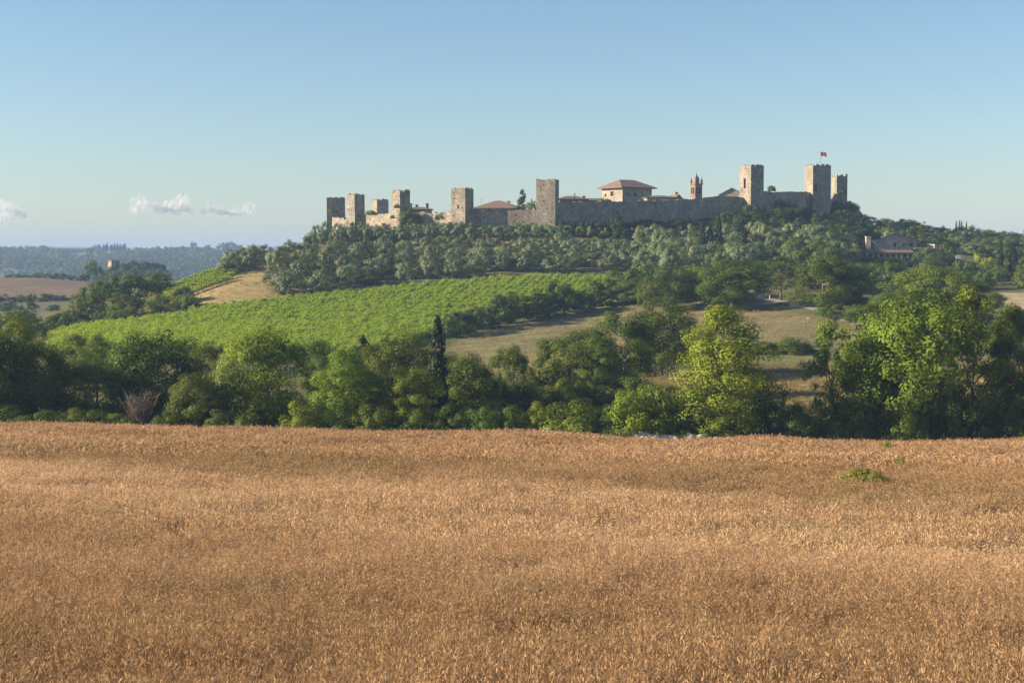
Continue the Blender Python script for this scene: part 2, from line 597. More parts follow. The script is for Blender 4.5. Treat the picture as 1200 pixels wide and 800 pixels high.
def clump_crown(name, rng, H, rad, z0, n_clumps, n_leaves, leaf, mat, shape='round', irr=0.25, clump=(0.2, 0.36), up=0.5, aspect=0.55, inner=0.4, flat=0.8, outward=0.7):
    """clumps of leaves spread through an uneven crown envelope; returns the mesh and the clump centres"""
    lob = rand_dirs(rng, 7)
    amp = rng.uniform(-1, 1, 7)
    d = rand_dirs(rng, n_clumps)
    env = 1 + irr * (np.exp(-4 * (1 - d @ lob.T)) @ amp)
    fr = rng.uniform(inner, 1.0, n_clumps) ** 0.6
    Hc = (H - z0) / 2
    rr = rad
    if shape == 'round':
        # the lower half keeps its width nearly to the ground
        hor = np.sqrt(np.maximum(1 - d[:, 2] ** 2, 1e-6))
        wide = np.where(d[:, 2] < 0, (1 - np.abs(d[:, 2]) ** 3.2) ** (1 / 3.2), hor)
        d = d * np.stack([wide / hor, wide / hor, np.ones_like(hor)], 1)
        c = d * (env * fr)[:, None] * np.array([rr, rr, Hc * 0.92])
        c[:, 2] += z0 + Hc
    elif shape in ('column', 'cone', 'tall'):
        t = rng.uniform(0, 1, n_clumps)
        if shape == 'column':
            prof = np.minimum(1, (1 - t) * 2.4) ** 0.8 * np.minimum(1, 0.55 + t * 3)
        elif shape == 'cone':
            prof = (1 - t) ** 0.8 * np.minimum(1, 0.6 + t * 4)
        else:
            prof = np.sin(np.pi * np.clip(0.12 + t * 0.84, 0, 1)) ** 0.7
        ang = rng.uniform(0, 2 * np.pi, n_clumps)
        q = env * fr * prof * rr
        c = np.stack([np.cos(ang) * q, np.sin(ang) * q, z0 + t * (H - z0) * 0.97], 1)
    elif shape == 'bush':
        d[:, 2] = np.abs(d[:, 2])
        c = d * (env * fr)[:, None] * np.array([rr, rr, H * 0.88])
        c[:, 2] = np.maximum(c[:, 2], H * 0.06)
    elif shape == 'umbrella':
        ang = rng.uniform(0, 2 * np.pi, n_clumps)
        q = np.sqrt(rng.uniform(0, 1, n_clumps)) * rr * (1 + irr * 0.5 * np.sin(ang * 3))
        c = np.stack([np.cos(ang) * q, np.sin(ang) * q, z0 + (H - z0) * (0.25 + 0.6 * (1 - (q / rr) ** 2)) * rng.uniform(0.7, 1.0, n_clumps)], 1)
    cr = rad * rng.uniform(clump[0], clump[1], n_clumps)
    if shape in ('cone', 'column'):
        cr *= np.clip(1.15 - (c[:, 2] - z0) / (H - z0) * 0.6, 0.4, 1.2)
    w = cr ** 2
    k = rng.choice(n_clumps, n_leaves, p=w / w.sum())
    dd = rand_dirs(rng, n_leaves)
    r = rng.uniform(0.2, 1, n_leaves) ** 0.4
    pos = c[k] + dd * (cr[k] * r)[:, None] * np.array([1, 1, flat])
    pos[:, 2] = np.maximum(pos[:, 2], 0.03 * H)
    mid = np.array([0, 0, z0 + (H - z0) * (0.15 if shape in ('bush', 'umbrella') else 0.45)])
    outw = (pos - mid) / np.array([rad, rad, max(0.3, H - mid[2])])
    nrm = dd * 0.75 + outw * outward + rand_dirs(rng, n_leaves) * 0.5 + np.array([0, 0, up * 0.5])
    ct = rng.uniform(0, 1, n_clumps)
    tint = 0.35 * ct[k] + 0.65 * rng.uniform(0, 1, n_leaves)
    size = leaf * rng.uniform(0.6, 1.25, n_leaves)
    return leaf_mesh(name, pos, nrm, size, tint, mat, rng, aspect), c


def trunk_mesh(rng, H, z0, centres, r0, n_limbs=6, lean=0.03):
    mb = MB()
    top = z0 + (H - z0) * 0.62
    pts, rad = [], []
    p = Vector((0, 0, -0.4))
    for i in range(6):
        t = i / 5
        pts.append((p.x + rng.normal() * lean * H * 0.15 * t, p.y + rng.normal() * lean * H * 0.15 * t, -0.4 + (top + 0.4) * t))
        rad.append(r0 * (1.25 if i == 0 else 1 - 0.72 * t))
    mb.tube(pts, rad, 7)
    order = rng.permutation(len(centres))[:n_limbs]
    for k in order:
        c = Vector(centres[k])
        t = rng.uniform(0.35, 0.9)
        i = min(4, int(t * 5))
        s = Vector(pts[i]).lerp(Vector(pts[i + 1]), t * 5 - i)
        if c.z < s.z:
            c.z = s.z + 0.2
        mid = s.lerp(c, 0.55) + Vector((0, 0, 0.06 * H))
        mb.tube([s, mid, c], [r0 * 0.42, r0 * 0.28, r0 * 0.08], 5)
    return mb.mesh('trunk', M['bark'], True)


KINDS = {}                       # kind -> list of (crown mesh, trunk mesh, height, full width)


def make_kind(kind, n, seed, H, rad, z0, n_clumps, n_leaves, leaf, mat, r0=0.2, limbs=6, **kw):
    out = []
    for i in range(n):
        rng = np.random.default_rng(seed * 101 + i)
        hh, rr = H * rng.uniform(0.94, 1.06), rad * rng.uniform(0.94, 1.06)
        me, c = clump_crown('crown', rng, hh, rr, z0 * hh, n_clumps, n_leaves, leaf, mat, **kw)
        co = np.empty(len(me.vertices) * 3, np.float32)
        me.vertices.foreach_get('co', co)
        co = co.reshape(-1, 3)
        width = np.percentile(co[:, 0], 99) - np.percentile(co[:, 0], 1)
        top = np.percentile(co[:, 2], 99.7)
        tr = trunk_mesh(rng, hh, z0 * hh, c, r0, limbs) if r0 else None
        out.append((me, tr, top, width))
    KINDS[kind] = out


G, OL, DK = M['leaf_green'], M['leaf_olive'], M['leaf_dark']
make_kind('broad', 5, 1, 12.0, 5.0, 0.05, 100, 26000, 0.27, G, 0.24, 8, irr=0.35, clump=(0.17, 0.32))
make_kind('tall', 4, 2, 15.0, 4.0, 0.04, 120, 26000, 0.27, G, 0.20, 9, shape='tall', irr=0.45, clump=(0.20, 0.42), inner=0.2)
make_kind('airy', 3, 3, 14.0, 3.0, 0.24, 50, 9000, 0.30, G, 0.17, 12, shape='tall', irr=0.6, clump=(0.2, 0.42), inner=0.3)
make_kind('shrub', 5, 4, 4.0, 2.6, 0.0, 48, 9000, 0.23, G, 0.07, 5, shape='bush', irr=0.4, clump=(0.22, 0.42))
make_kind('olive', 7, 5, 5.2, 2.9, 0.04, 40, 3200, 0.40, OL, 0.22, 4, irr=0.28, clump=(0.22, 0.34), aspect=0.45, outward=1.2, inner=0.6)
make_kind('round_olive', 4, 6, 5.0, 2.6, 0.08, 46, 2600, 0.42, OL, 0.2, 4, irr=0.15, clump=(0.2, 0.32), aspect=0.45, outward=1.3, inner=0.6)
make_kind('far_broad', 5, 7, 9.0, 4.2, 0.03, 40, 2800, 0.62, G, 0.22, 5, irr=0.4, clump=(0.22, 0.4))
make_kind('cypress', 3, 8, 11.0, 1.25, 0.0, 170, 8000, 0.36, DK, 0.12, 4, shape='column', irr=0.12, clump=(0.35, 0.6), up=0.9)
make_kind('conifer', 3, 9, 11.0, 3.6, 0.04, 60, 3400, 0.55, DK, 0.2, 8, shape='cone', irr=0.35, clump=(0.22, 0.4))
make_kind('umbrella_pine', 3, 10, 12.0, 6.0, 0.45, 40, 2000, 0.9, DK, 0.28, 9, shape='umbrella', irr=0.3, clump=(0.2, 0.32))

tree_rng = random.Random(77)


def put_tree(kind, name, label, cat, X, Y, z, H, W, tint=(1, 1, 1), group=None, variant=None, sink=0.0):
    me, tr, h0, w0 = KINDS[kind][tree_rng.randrange(len(KINDS[kind])) if variant is None else variant]
    o = empty(name, (X, Y, z - sink), tree_rng.uniform(0, 6.28))
    tag(o, label, cat, group)
    s = (W / w0, W / w0, H / h0)
    o.scale = s
    c = link('crown', me, o)
    c.color = (tint[0], tint[1], tint[2], 1)
    if tr is not None:
        link('trunk', tr, o)
    return o


def tree(kind, name, label, px, Y, top, w, tint=(1, 1, 1), cat='tree', group=None, variant=None, base=None):
    """a tree that stands on the ground at distance Y, its top and width read in pixels"""
    X, Y, z = on_ground(px, Y)
    zt = unproject(px, top, Y)[2]
    H = max(0.8, zt - z)
    return put_tree(kind, name, label, cat, X, Y, z, H, w * mpp(Y), tint, group, variant, sink=0.05)

# ------------------------------------------------------------------ masonry with real openings
def facade(mb, p0, p1, z0, z1, openings=(), rng=None, ragged=0.0, depth=0.55, step=1.6, top_fn=None, back=None):
    """one upright face from p0 to p1 (outside on the right hand side when walking p0 -> p1 is -normal);
    openings = (u0, u1, v0, v1) in metres, recessed; returns the centres of the recessed backs"""
    p0, p1 = Vector((p0[0], p0[1], 0)), Vector((p1[0], p1[1], 0))
    d = p1 - p0
    L = d.length
    d.normalize()
    nrm = Vector((d.y, -d.x, 0))                     # outward
    us = set(np.linspace(0, L, max(2, int(L / step) + 1)).round(3)) | {round(x, 3) for o in openings for x in o[:2]}
    Hh = z1 - z0
    vs_ = set(np.linspace(0, Hh, max(2, int(Hh / 2.0) + 1)).round(3)) | {round(x, 3) for o in openings for x in o[2:]}
    us, vs_ = sorted(us), sorted(vs_)
    b = len(mb.v)
    for j, v in enumerate(vs_):
        for u in us:
            zt = v
            if top_fn is not None:
                zt = v / Hh * (top_fn(u / L) - z0) if not openings else v
                if openings and j == len(vs_) - 1:
                    zt = top_fn(u / L) - z0
            p = p0 + d * u
            mb.v.append((p.x, p.y, z0 + zt))
    nu = len(us)
    for j in range(len(vs_) - 1):
        for i in range(nu - 1):
            um, vm = (us[i] + us[i + 1]) / 2, (vs_[j] + vs_[j + 1]) / 2
            if any(o[0] < um < o[1] and o[2] < vm < o[3] for o in openings):
                continue
            mb.f.append((b + j * nu + i, b + j * nu + i + 1, b + (j + 1) * nu + i + 1, b + (j + 1) * nu + i))
    for o in openings:
        q = [p0 + d * o[0] + Vector((0, 0, z0 + o[2])), p0 + d * o[1] + Vector((0, 0, z0 + o[2])),
             p0 + d * o[1] + Vector((0, 0, z0 + o[3])), p0 + d * o[0] + Vector((0, 0, z0 + o[3]))]
        r = [x - nrm * depth for x in q]
        mb.add(q + r, [(0, 1, 5, 4), (1, 2, 6, 5), (2, 3, 7, 6), (3, 0, 4, 7)])
        if back is not None:
            back.append([tuple(x) for x in r])
    return nrm


def pane(parent, quad, mat=None):
    mb = MB()
    mb.add(quad, [(0, 1, 2, 3)])
    return mb.build('window', mat or M['dark_open'], parent)


def tower(label, px, Y, width_px, top, rot, depth_m=None, openings=(), ragged=0.35, base_drop=3.0, seed=0, battlements=True, z_top=None):
    """a square curtain tower; rot turns it about its own axis, so that one or two faces show"""
    rng = np.random.default_rng(seed)
    X, Y, z = on_ground(px, Y)
    zt = unproject(px, top, Y)[2]
    a = width_px * mpp(Y) / (abs(math.cos(rot)) + abs(math.sin(rot)))
    b = depth_m or a
    co, si = math.cos(rot), math.sin(rot)
    cor = [(X + x * co - y * si, Y + x * si + y * co) for x, y in ((-a / 2, -b / 2), (a / 2, -b / 2), (a / 2, b / 2), (-a / 2, b / 2))]
    root = empty('wall_tower', (0, 0, 0))
    tag(root, label, 'tower', 'square towers of the castle wall')
    mb, backs = MB(), []
    zb = z - base_drop
    jit = rng.normal(size=(4, 40)) * ragged
    for k in range(4):
        op = [(o[1] * a, o[2] * a, (zt - zb) * o[3], (zt - zb) * o[4]) for o in openings if o[0] == k]
        jj = jit[k]
        def tf(u, jj=jj, k=k):
            e = min(1.0, min(u, 1 - u) * 12)
            return zt - abs(np.interp(u * 14, np.arange(40), jj)) * e
        facade(mb, cor[k], cor[(k + 1) % 4], zb, zt, op, top_fn=tf, back=backs, step=0.55 if ragged else 2)
    ctr = [(x, y, zt - 0.9) for x, y in cor]
    mb.add(ctr, [(0, 1, 2, 3)])
    mb.build('tower_wall', M['stone'], root)
    for q in backs:
        pane(root, q)
    # broken remains of the battlements
    if battlements:
        for k in range(4):
            p, q = Vector(cor[k]), Vector(cor[(k + 1) % 4])
            n = 3
            for i in range(n):
                t = (i + 0.5) / n + rng.normal() * 0.03
                c = p.lerp(q, t) + (Vector((X, Y)) - p.lerp(q, t)).normalized() * 0.45
                m2 = MB()
                m2.box((c.x, c.y, zt - 0.75), (a / n * rng.uniform(0.45, 0.62), 0.62, rng.uniform(0.7, 1.15)), rot + k * math.pi / 2, 0.9)
                m2.build('merlon', M['stone'], root)
    return root, (X, Y, zt, a)


def wall(label, pts, seed=0, ragged=0.18, thick=1.6, tag_cat='wall', drop=4.0):
    """a stretch of curtain wall: (px, distance, py of the top)"""
    rng = np.random.default_rng(seed)
    P = []
    for px, Y, py in pts:
        X, Y, z = on_ground(px, Y)
        P.append((X, Y, z - drop, unproject(px, py, Y)[2]))
    root = empty('castle_wall', (0, 0, 0))
    tag(root, label, tag_cat, 'stretches of the castle wall')
    for A, B in zip(P, P[1:]):
        mb = MB()
        d = Vector((B[0] - A[0], B[1] - A[1]))
        L = d.length
        nrm = Vector((d.y, -d.x)).normalized()
        n = max(3, int(L / 1.1))
        j = rng.normal(size=n + 1) * ragged
        j2 = np.interp(np.linspace(0, 6, n + 1), np.arange(7), rng.normal(size=7) * ragged)
        tf = lambda u: A[3] + (B[3] - A[3]) * u + np.interp(u, np.linspace(0, 1, n + 1), j + j2)
        zb = min(A[2], B[2])
        zt = max(A[3], B[3])
        facade(mb, A, B, zb, zt, top_fn=tf, step=1.1)
        a2, b2 = (A[0] - nrm.x * thick, A[1] - nrm.y * thick), (B[0] - nrm.x * thick, B[1] - nrm.y * thick)
        facade(mb, b2, a2, zb, zt, top_fn=lambda u: tf(1 - u), step=1.1)
        vs, fs = [], []
        for i in range(n + 1):
            u = i / n
            x, y = A[0] + d.x * u, A[1] + d.y * u
            vs += [(x, y, tf(u) - 0.02), (x - nrm.x * thick, y - nrm.y * thick, tf(u) - 0.02)]
        for i in range(n):
            fs.append((i * 2, i * 2 + 2, i * 2 + 3, i * 2 + 1))
        mb.add(vs, fs)
        mb.build('wall_section', M['stone'], root)
    return root


PI = math.pi
W1 = (0, 0.42, 0.58, 0.62, 0.74)
tower('dark shaded square tower at the far left end of the castle wall', 394.5, 506, 21, 232, R(3), seed=1, openings=[(0, 0.4, 0.5, 0.55, 0.62)])
tower('slim two-toned tower beside the dark tower at the left end of the wall', 417.5, 477, 21, 228, R(45), seed=2, openings=[(0, 0.3, 0.42, 0.5, 0.6)])
tower('low far tower seen behind the wall, between the slim tower and the ivy-topped one', 445.5, 545, 21, 234, R(34), seed=3, ragged=0.4)
t4 = tower('two-toned tower with ivy on its top and sides, fourth from the left', 470, 462, 22, 224, R(45), seed=4)
tower('broad sunlit tower with a narrow shaded side left of the red roofs', 542, 447, 26, 221, R(-29) + PI / 2, seed=5, openings=[(3, 0.45, 0.56, 0.6, 0.68)])
tower('large plain tower in the middle, at the corner where the shaded wall begins', 641.5, 442, 27, 210, R(-13), seed=6, ragged=0.3, battlements=False)
tower('tall tower with an orange sunlit left side and two shades, right of the belfry', 879.5, 474, 27, 194, R(32), seed=7, ragged=0.2, openings=[(3, 0.35, 0.55, 0.62, 0.78), (0, 0.55, 0.62, 0.5, 0.54), (0, 0.8, 0.87, 0.78, 0.82)])
t8 = tower('tall shaded tower flying a red flag from its top', 956.5, 500, 27, 194, R(13), seed=8, ragged=0.2, openings=[(0, 0.14, 0.22, 0.54, 0.68), (0, 0.05, 0.09, 0.54, 0.66)])
tower('ruined narrow tower overgrown with ivy at the right end of the wall', 982, 512, 16, 204, R(13), seed=9, ragged=0.8, openings=[(0, 0.1, 0.36, 0.42, 0.62)], battlements=False)

wall('short sunlit wall linking the dark tower and the slim tower', [(390, 499, 255), (404, 487, 256), (413, 480, 258)], 11)
wall('sunlit wall between the slim tower and the ivy-topped tower', [(424, 476, 253), (445, 469, 251), (463, 463, 250)], 12)
wall('sunlit wall with shrubs growing on it between the ivy-topped and the broad tower', [(478, 460.5, 249), (505, 454, 250), (532, 448, 249)], 13)
wall('wall below the red roofs between the broad tower and the middle tower', [(552, 446.5, 245), (588, 444.5, 246.5), (612, 443.5, 246), (632, 442.5, 246)], 14)
wall('long shaded wall between the middle tower and the two-shade tower', [(650, 442.5, 238), (700, 450, 236), (740, 458, 236), (780, 462, 234.5), (815, 466, 233), (845, 470, 230), (870, 473, 231)], 15, 0.10)
wall('high shaded wall between the two-shade tower and the flag tower', [(888, 476, 224.5), (915, 487, 225), (948, 498, 225)], 16, 0.10)
wall('broken ivy-covered wall at the right end beside the ruined tower', [(966, 501, 228), (978, 508, 229), (988, 511, 231), (994, 514, 234), (1000, 518, 240)], 17, 0.7)

# the flag on the tall tower
X8, Y8, Z8, _a = t8[1]
fp = tag(empty('flag', (X8 + 0.9, Y8, Z8 - 1.0)), 'red flag on a thin pole on top of the tall right tower', 'flag')
hp = unproject(960, 178, Y8)[2] - (Z8 - 1.0)
MB().tube([(0, 0, 0), (0, 0, hp)], [0.09, 0.06], 6).build('pole', M['iron'], fp)
mb = MB()
nx, nz = 10, 5
for k in range(2):
    for j in range(nz):
        for i in range(nx):
            u, v = i / (nx - 1), j / (nz - 1)
            mb.v.append((0.08 + 2.0 * u, 0.22 * math.sin(u * 7 + v) * u + 0.03 * k, hp - 1.45 + 1.4 * v - 0.35 * u * u))
for i in range(nx - 1):
    for j in range(nz - 1):
        a = j * nx + i
        mb.f.append((a, a + 1, a + nx + 1, a + nx))
        c = a + nx * nz
        mb.f.append((c, c + nx, c + nx + 1, c + 1))
mb.build('cloth', M['flag'], fp)


# ------------------------------------------------------------------ houses behind the wall
def hip_roof(mb, cx, cy, z, w, d, h, rz, over=0.9, ridge=0.35):
    co, si = math.cos(rz), math.sin(rz)
    def T(x, y, zz): return (cx + x * co - y * si, cy + x * si + y * co, zz)
    W, D = w / 2 + over, d / 2 + over
    r = w / 2 * ridge
    vs = [T(-W, -D, z), T(W, -D, z), T(W, D, z), T(-W, D, z), T(-r, 0, z + h), T(r, 0, z + h),
          T(-W, -D, z - 0.3), T(W, -D, z - 0.3), T(W, D, z - 0.3), T(-W, D, z - 0.3)]
    mb.add(vs, [(0, 1, 5, 4), (1, 2, 5), (2, 3, 4, 5), (3, 0, 4), (0, 6, 7, 1), (1, 7, 8, 2), (2, 8, 9, 3), (3, 9, 6, 0), (6, 9, 8, 7)])
    return mb


def gable_roof(mb, cx, cy, z, w, d, h, rz, over=0.5, thick=0.25):
    """ridge along local x"""
    co, si = math.cos(rz), math.sin(rz)
    def T(x, y, zz): return (cx + x * co - y * si, cy + x * si + y * co, zz)
    W, D = w / 2 + over, d / 2 + over
    k = h * over / (d / 2)
    vs = []
    for t in (0, -thick):
        for x in (-W, W):
            vs += [T(x, -D, z - k + t), T(x, 0, z + h + t), T(x, D, z - k + t)]
    mb.add(vs, [(0, 3, 4, 1), (1, 4, 5, 2), (6, 7, 10, 9), (7, 8, 11, 10), (0, 1, 7, 6), (1, 2, 8, 7), (3, 9, 10, 4), (4, 10, 11, 5), (0, 6, 9, 3), (2, 5, 11, 8)])
    return mb


def house(name, label, cat, px, Y, base, eave, rz, w, d, roof_h, roof='hip', openings=(), wall_mat='house_stone', over=0.7, chimneys=(), ridge=0.35, group=None, roof_mat='roof'):
    """an oblong house: w along its local x, base and eaves read in pixels at distance Y"""
    X = (px - 600) / F * Y
    z0, z1 = unproject(px, base, Y)[2], unproject(px, eave, Y)[2]
    root = tag(empty(name, (0, 0, 0)), label, cat, group)
    co, si = math.cos(rz), math.sin(rz)
    cor = [(X + x * co - y * si, Y + x * si + y * co) for x, y in ((-w / 2, -d / 2), (w / 2, -d / 2), (w / 2, d / 2), (-w / 2, d / 2))]
    mb, backs = MB(), []
    for k in range(4):
        L = w if k % 2 == 0 else d
        op = [(o[1] * L, o[2] * L, o[3] * (z1 - z0), o[4] * (z1 - z0)) for o in openings if o[0] == k]
        facade(mb, cor[k], cor[(k + 1) % 4], z0, z1, op, back=backs, depth=0.35, step=3)
    if roof == 'gable':
        for s in (-1, 1):
            x = s * (w / 2)
            tri = [(X + x * co - y * si, Y + x * si + y * co, zz) for y, zz in ((-d / 2, z1), (d / 2, z1), (0, z1 + roof_h - 0.05))]
            mb.add(tri, [(0, 1, 2) if s > 0 else (0, 2, 1)])
    if roof == 'gable_front':
        for s in (-1, 1):
            y = s * (d / 2)
            tri = [(X + x * co - y * si, Y + x * si + y * co, zz) for x, zz in ((-w / 2, z1), (w / 2, z1), (0, z1 + roof_h - 0.05))]
            mb.add(tri, [(0, 1, 2) if s < 0 else (0, 2, 1)])
    mb.build('wall', M[wall_mat], root)
    for q in backs:
        pane(root, q)
    rb = MB()
    if roof == 'hip':
        hip_roof(rb, X, Y, z1 + 0.3, w, d, roof_h, rz, over, ridge)
    elif roof == 'gable':
        gable_roof(rb, X, Y, z1 + 0.02, w, d, roof_h, rz, over)
    elif roof == 'gable_front':
        gable_roof(rb, X, Y, z1 + 0.02, d, w, roof_h, rz + PI / 2, over)
    rf = rb.build('roof', M[roof_mat], root)
    for cx_, cy_, hh in chimneys:
        x, y = X + cx_ * co - cy_ * si, Y + cx_ * si + cy_ * co
        c = MB().box((x, y, z1 + roof_h * 0.3), (0.9, 0.8, hh), rz)
        c.box((x, y, z1 + roof_h * 0.3 + hh), (1.15, 1.05, 0.2), rz)
        c.build('chimney', M[wall_mat], rf)
    return root


house('stone_house', 'big stone house with a low hipped tile roof standing above the shaded wall', 'house', 734, 505, 245, 221.5, R(34), 13.2, 11.6, 2.9, 'hip',
      [(0, 0.40, 0.48, 0.60, 0.78), (0, 0.66, 0.71, 0.62, 0.74), (0, 0.16, 0.22, 0.64, 0.74), (3, 0.42, 0.56, 0.62, 0.86), (3, 0.14, 0.22, 0.62, 0.76)], over=1.4, ridge=0.5)
house('roofed_house', 'house with a long sloping red tiled roof between the broad and middle towers', 'house', 584, 475, 252, 245, R(-12), 14.0, 10.0, 2.5, 'hip', over=0.5, chimneys=[(3.6, -0.5, 1.7)], wall_mat='house_stone', ridge=0.12)
house('roofed_house', 'low reddish house just right of the middle tower, above the shaded wall', 'house', 669, 480, 242, 234.5, R(10), 9.5, 7.0, 1.1, 'hip', wall_mat='brick', over=0.5, chimneys=[(4.3, 0, 0.9)])
house('roofed_house', 'long low grey-brown roof left of the big stone house, partly behind shrubs', 'house', 694, 490, 243, 236, R(8), 11.0, 7.0, 0.8, 'hip', over=0.5, roof_mat='grey_roof')
house('roofed_house', 'low slate-coloured roof at the right foot of the big stone house', 'house', 772, 480, 240, 232.5, R(4), 9.5, 7.0, 0.7, 'hip', over=0.4, roof_mat='grey_roof')
house('roofed_house', 'small pinkish gabled house end peeping over the wall left of the belfry', 'house', 790, 492, 240, 233.5, R(20), 3.4, 6.0, 1.6, 'gable_front', wall_mat='brick', over=0.25, chimneys=[(0, -1.0, 1.7)])
house('roofed_house', 'cream gabled house behind the wall against the left side of the two-shade tower', 'house', 858, 500, 240, 228, R(-14), 8.4, 9.0, 2.2, 'gable_front', over=0.5)
house('roofed_house', 'low dark roof with chimneys just right of the ivy-topped tower', 'house', 491, 480, 255, 246.5, R(6), 8.5, 6.5, 0.8, 'hip', over=0.5, chimneys=[(-2.6, 0, 1.9), (-0.6, 0.5, 1.5), (2.9, 0, 1.9)])

# the belfry: a slim brick tower with pinnacles and a tall middle gable
bx, by = (815 - 600) / F * 525, 525.0
bell = tag(empty('belfry', (bx, by, 0), R(28)), 'slim brick church belfry with pointed pinnacles rising behind the wall', 'tower')
zb, zt = unproject(815, 245, by)[2], unproject(815, 216.5, by)[2]
mb, backs = MB(), []
s = 1.55
cor = [(-s, -s), (s, -s), (s, s), (-s, s)]
Hh = zt - zb
for k in range(4):
    facade(mb, cor[k], cor[(k + 1) % 4], zb, zt, [(0.55, 1.3, Hh * 0.63, Hh * 0.88), (1.8, 2.55, Hh * 0.63, Hh * 0.88)], back=backs, depth=0.5, step=2)
mb.add([(x, y, zt) for x, y in cor], [(0, 1, 2, 3)])
mb.build('shaft', M['brick'], bell)
for q in backs:
    pane(bell, q)
MB().box((0, 0, zt), (3.5, 3.5, 0.35)).build('cornice', M['brick'], bell)
for x, y in cor:
    MB().box((x * 0.88, y * 0.88, zt + 0.35), (0.62, 0.62, 1.0)).box((x * 0.88, y * 0.88, zt + 1.35), (0.62, 0.62, 1.3), 0, 0.15).build('pinnacle', M['brick'], bell)
MB().box((0, 0, zt + 0.35), (1.5, 1.5, 1.9)).box((0, 0, zt + 2.25), (1.5, 1.5, 1.2), 0, 0.3).box((0, 0, zt + 3.4), (0.3, 0.3, 0.8)).build('lantern', M['brick'], bell)

# aerials and a weather vane above the roofs
ax, ay, az = unproject(564, 244, 472)
an = tag(empty('aerial', (ax, ay, az - 2)), 'thin rooftop aerial standing left of the long red roof', 'aerial')
MB().tube([(0, 0, 0), (0, 0, 5.0)], [0.05, 0.04], 5).build('mast', M['iron'], an)
MB().tube([(-0.7, 0, 4.7), (0.7, 0, 4.7)], [0.03, 0.03], 4).tube([(-0.5, 0, 4.2), (0.5, 0, 4.2)], [0.03, 0.03], 4).build('antenna_rod', M['iron'], an)
ax, ay, az = unproject(673.5, 235, 470)
an = tag(empty('roof_lamp', (ax, ay, az - 2)), 'dark pole with two ball lamps just right of the middle tower', 'lamp')
MB().tube([(0, 0, 0), (0, 0, 4.2)], [0.07, 0.06], 5).build('pole', M['black_rail'], an)
for zz in (2.7, 3.8):
    MB().tube([(0, 0, zz), (0, 0, zz + 0.25), (0, 0, zz + 0.5)], [0.12, 0.3, 0.12], 8).build('lamp', M['black_rail'], an)

# ------------------------------------------------------------------ the stone farmhouse on the right slope
fY = 425.0
FH = tag(empty('farmhouse', (0, 0, 0)), 'long stone farmhouse with a low gable and an open portico on the right slope', 'house')


def fpt(px, py, dy=0.0):
    return unproject(px, py, fY + dy)


mb, backs = MB(), []
x0, x1 = fpt(1025, 300)[0], fpt(1075, 300)[0]
zb, ze = fpt(1050, 303)[2] - 1.5, fpt(1050, 281)[2]
zr = fpt(1050, 273.5)[2]
L, Hh = x1 - x0, ze - zb
facade(mb, (x0, fY), (x1, fY + 0.6), zb, ze, [(L * 0.44, L * 0.51, Hh * 0.70, Hh * 0.88), (L * 0.66, L * 0.72, Hh * 0.75, Hh * 0.85), (L * 0.82, L * 0.9, Hh * 0.72, Hh * 0.86)], back=backs, depth=0.35, step=3)
facade(mb, (x1, fY + 0.6), (x1 + 3.1, fY + 16), zb, ze, step=3)
facade(mb, (x0 + 3.1, fY + 12), (x0, fY), zb, ze, step=3)
mb.add([(x0, fY, ze), (x1, fY + 0.6, ze), ((x0 + x1) / 2, fY + 0.3, zr)], [(0, 1, 2)])
mb.build('wall', M['farm_stone'], FH)
for q in backs:
    pane(FH, q)
rb = MB()
xm = (x0 + x1) / 2
vs = []
for dy, dx in ((-0.5, 0), (12, 3.1)):
    for t in (0, -0.28):
        vs += [(x0 - 0.7 + dx, fY + dy, ze - 0.22 + t), (xm + dx, fY + 0.3 + dy, zr + 0.25 + t), (x1 + 0.7 + dx, fY + 0.6 + dy, ze - 0.22 + t)]
rb.add(vs, [(0, 1, 7, 6), (1, 2, 8, 7), (3, 4, 1, 0), (4, 5, 2, 1), (3, 9, 10, 4), (4, 10, 11, 5), (0, 6, 9, 3), (2, 5, 11, 8)])
rb.build('roof', M['roof'], FH)
# left wing with a sloping tiled roof, and its chimney
lx0, lx1 = fpt(1004, 300)[0], x0 - 0.05
lw = MB()
facade(lw, (lx0, fY + 1.5), (lx1, fY + 1.5), zb, fpt(1015, 294.5)[2], step=3)
lw.add([(lx0, fY + 1.5, zb), (lx0, fY + 8, zb), (lx0, fY + 8, fpt(1015, 292)[2]), (lx0, fY + 1.5, fpt(1015, 294.5)[2])], [(0, 3, 2, 1)])
lw.build('wing_wall', M['farm_stone'], FH)
za, zc = fpt(1015, 294.5)[2], fpt(1015, 288.5)[2]
lr = MB().add([(lx0 - 0.4, fY + 1.0, za - 0.1), (lx1 - 0.1, fY + 1.0, za - 0.1), (lx1 - 0.1, fY + 8, zc), (lx0 - 0.4, fY + 8, zc),
               (lx0 - 0.4, fY + 1.0, za - 0.35), (lx1 - 0.1, fY + 1.0, za - 0.35), (lx1 - 0.1, fY + 8, zc - 0.25), (lx0 - 0.4, fY + 8, zc - 0.25)],
              [(0, 1, 2, 3), (4, 7, 6, 5), (0, 4, 5, 1), (0, 3, 7, 4), (1, 5, 6, 2), (2, 6, 7, 3)]).build('wing_roof', M['roof'], FH)
cx, cz0, cz1 = fpt(1021, 290)[0], fpt(1021, 292)[2], fpt(1021, 277.5)[2]
c = MB().box((cx, fY + 4, cz0), (1.35, 1.3, cz1 - cz0)); c.box((cx, fY + 4, cz1), (1.6, 1.55, 0.25)); c.build('chimney', M['farm_stone'], FH)
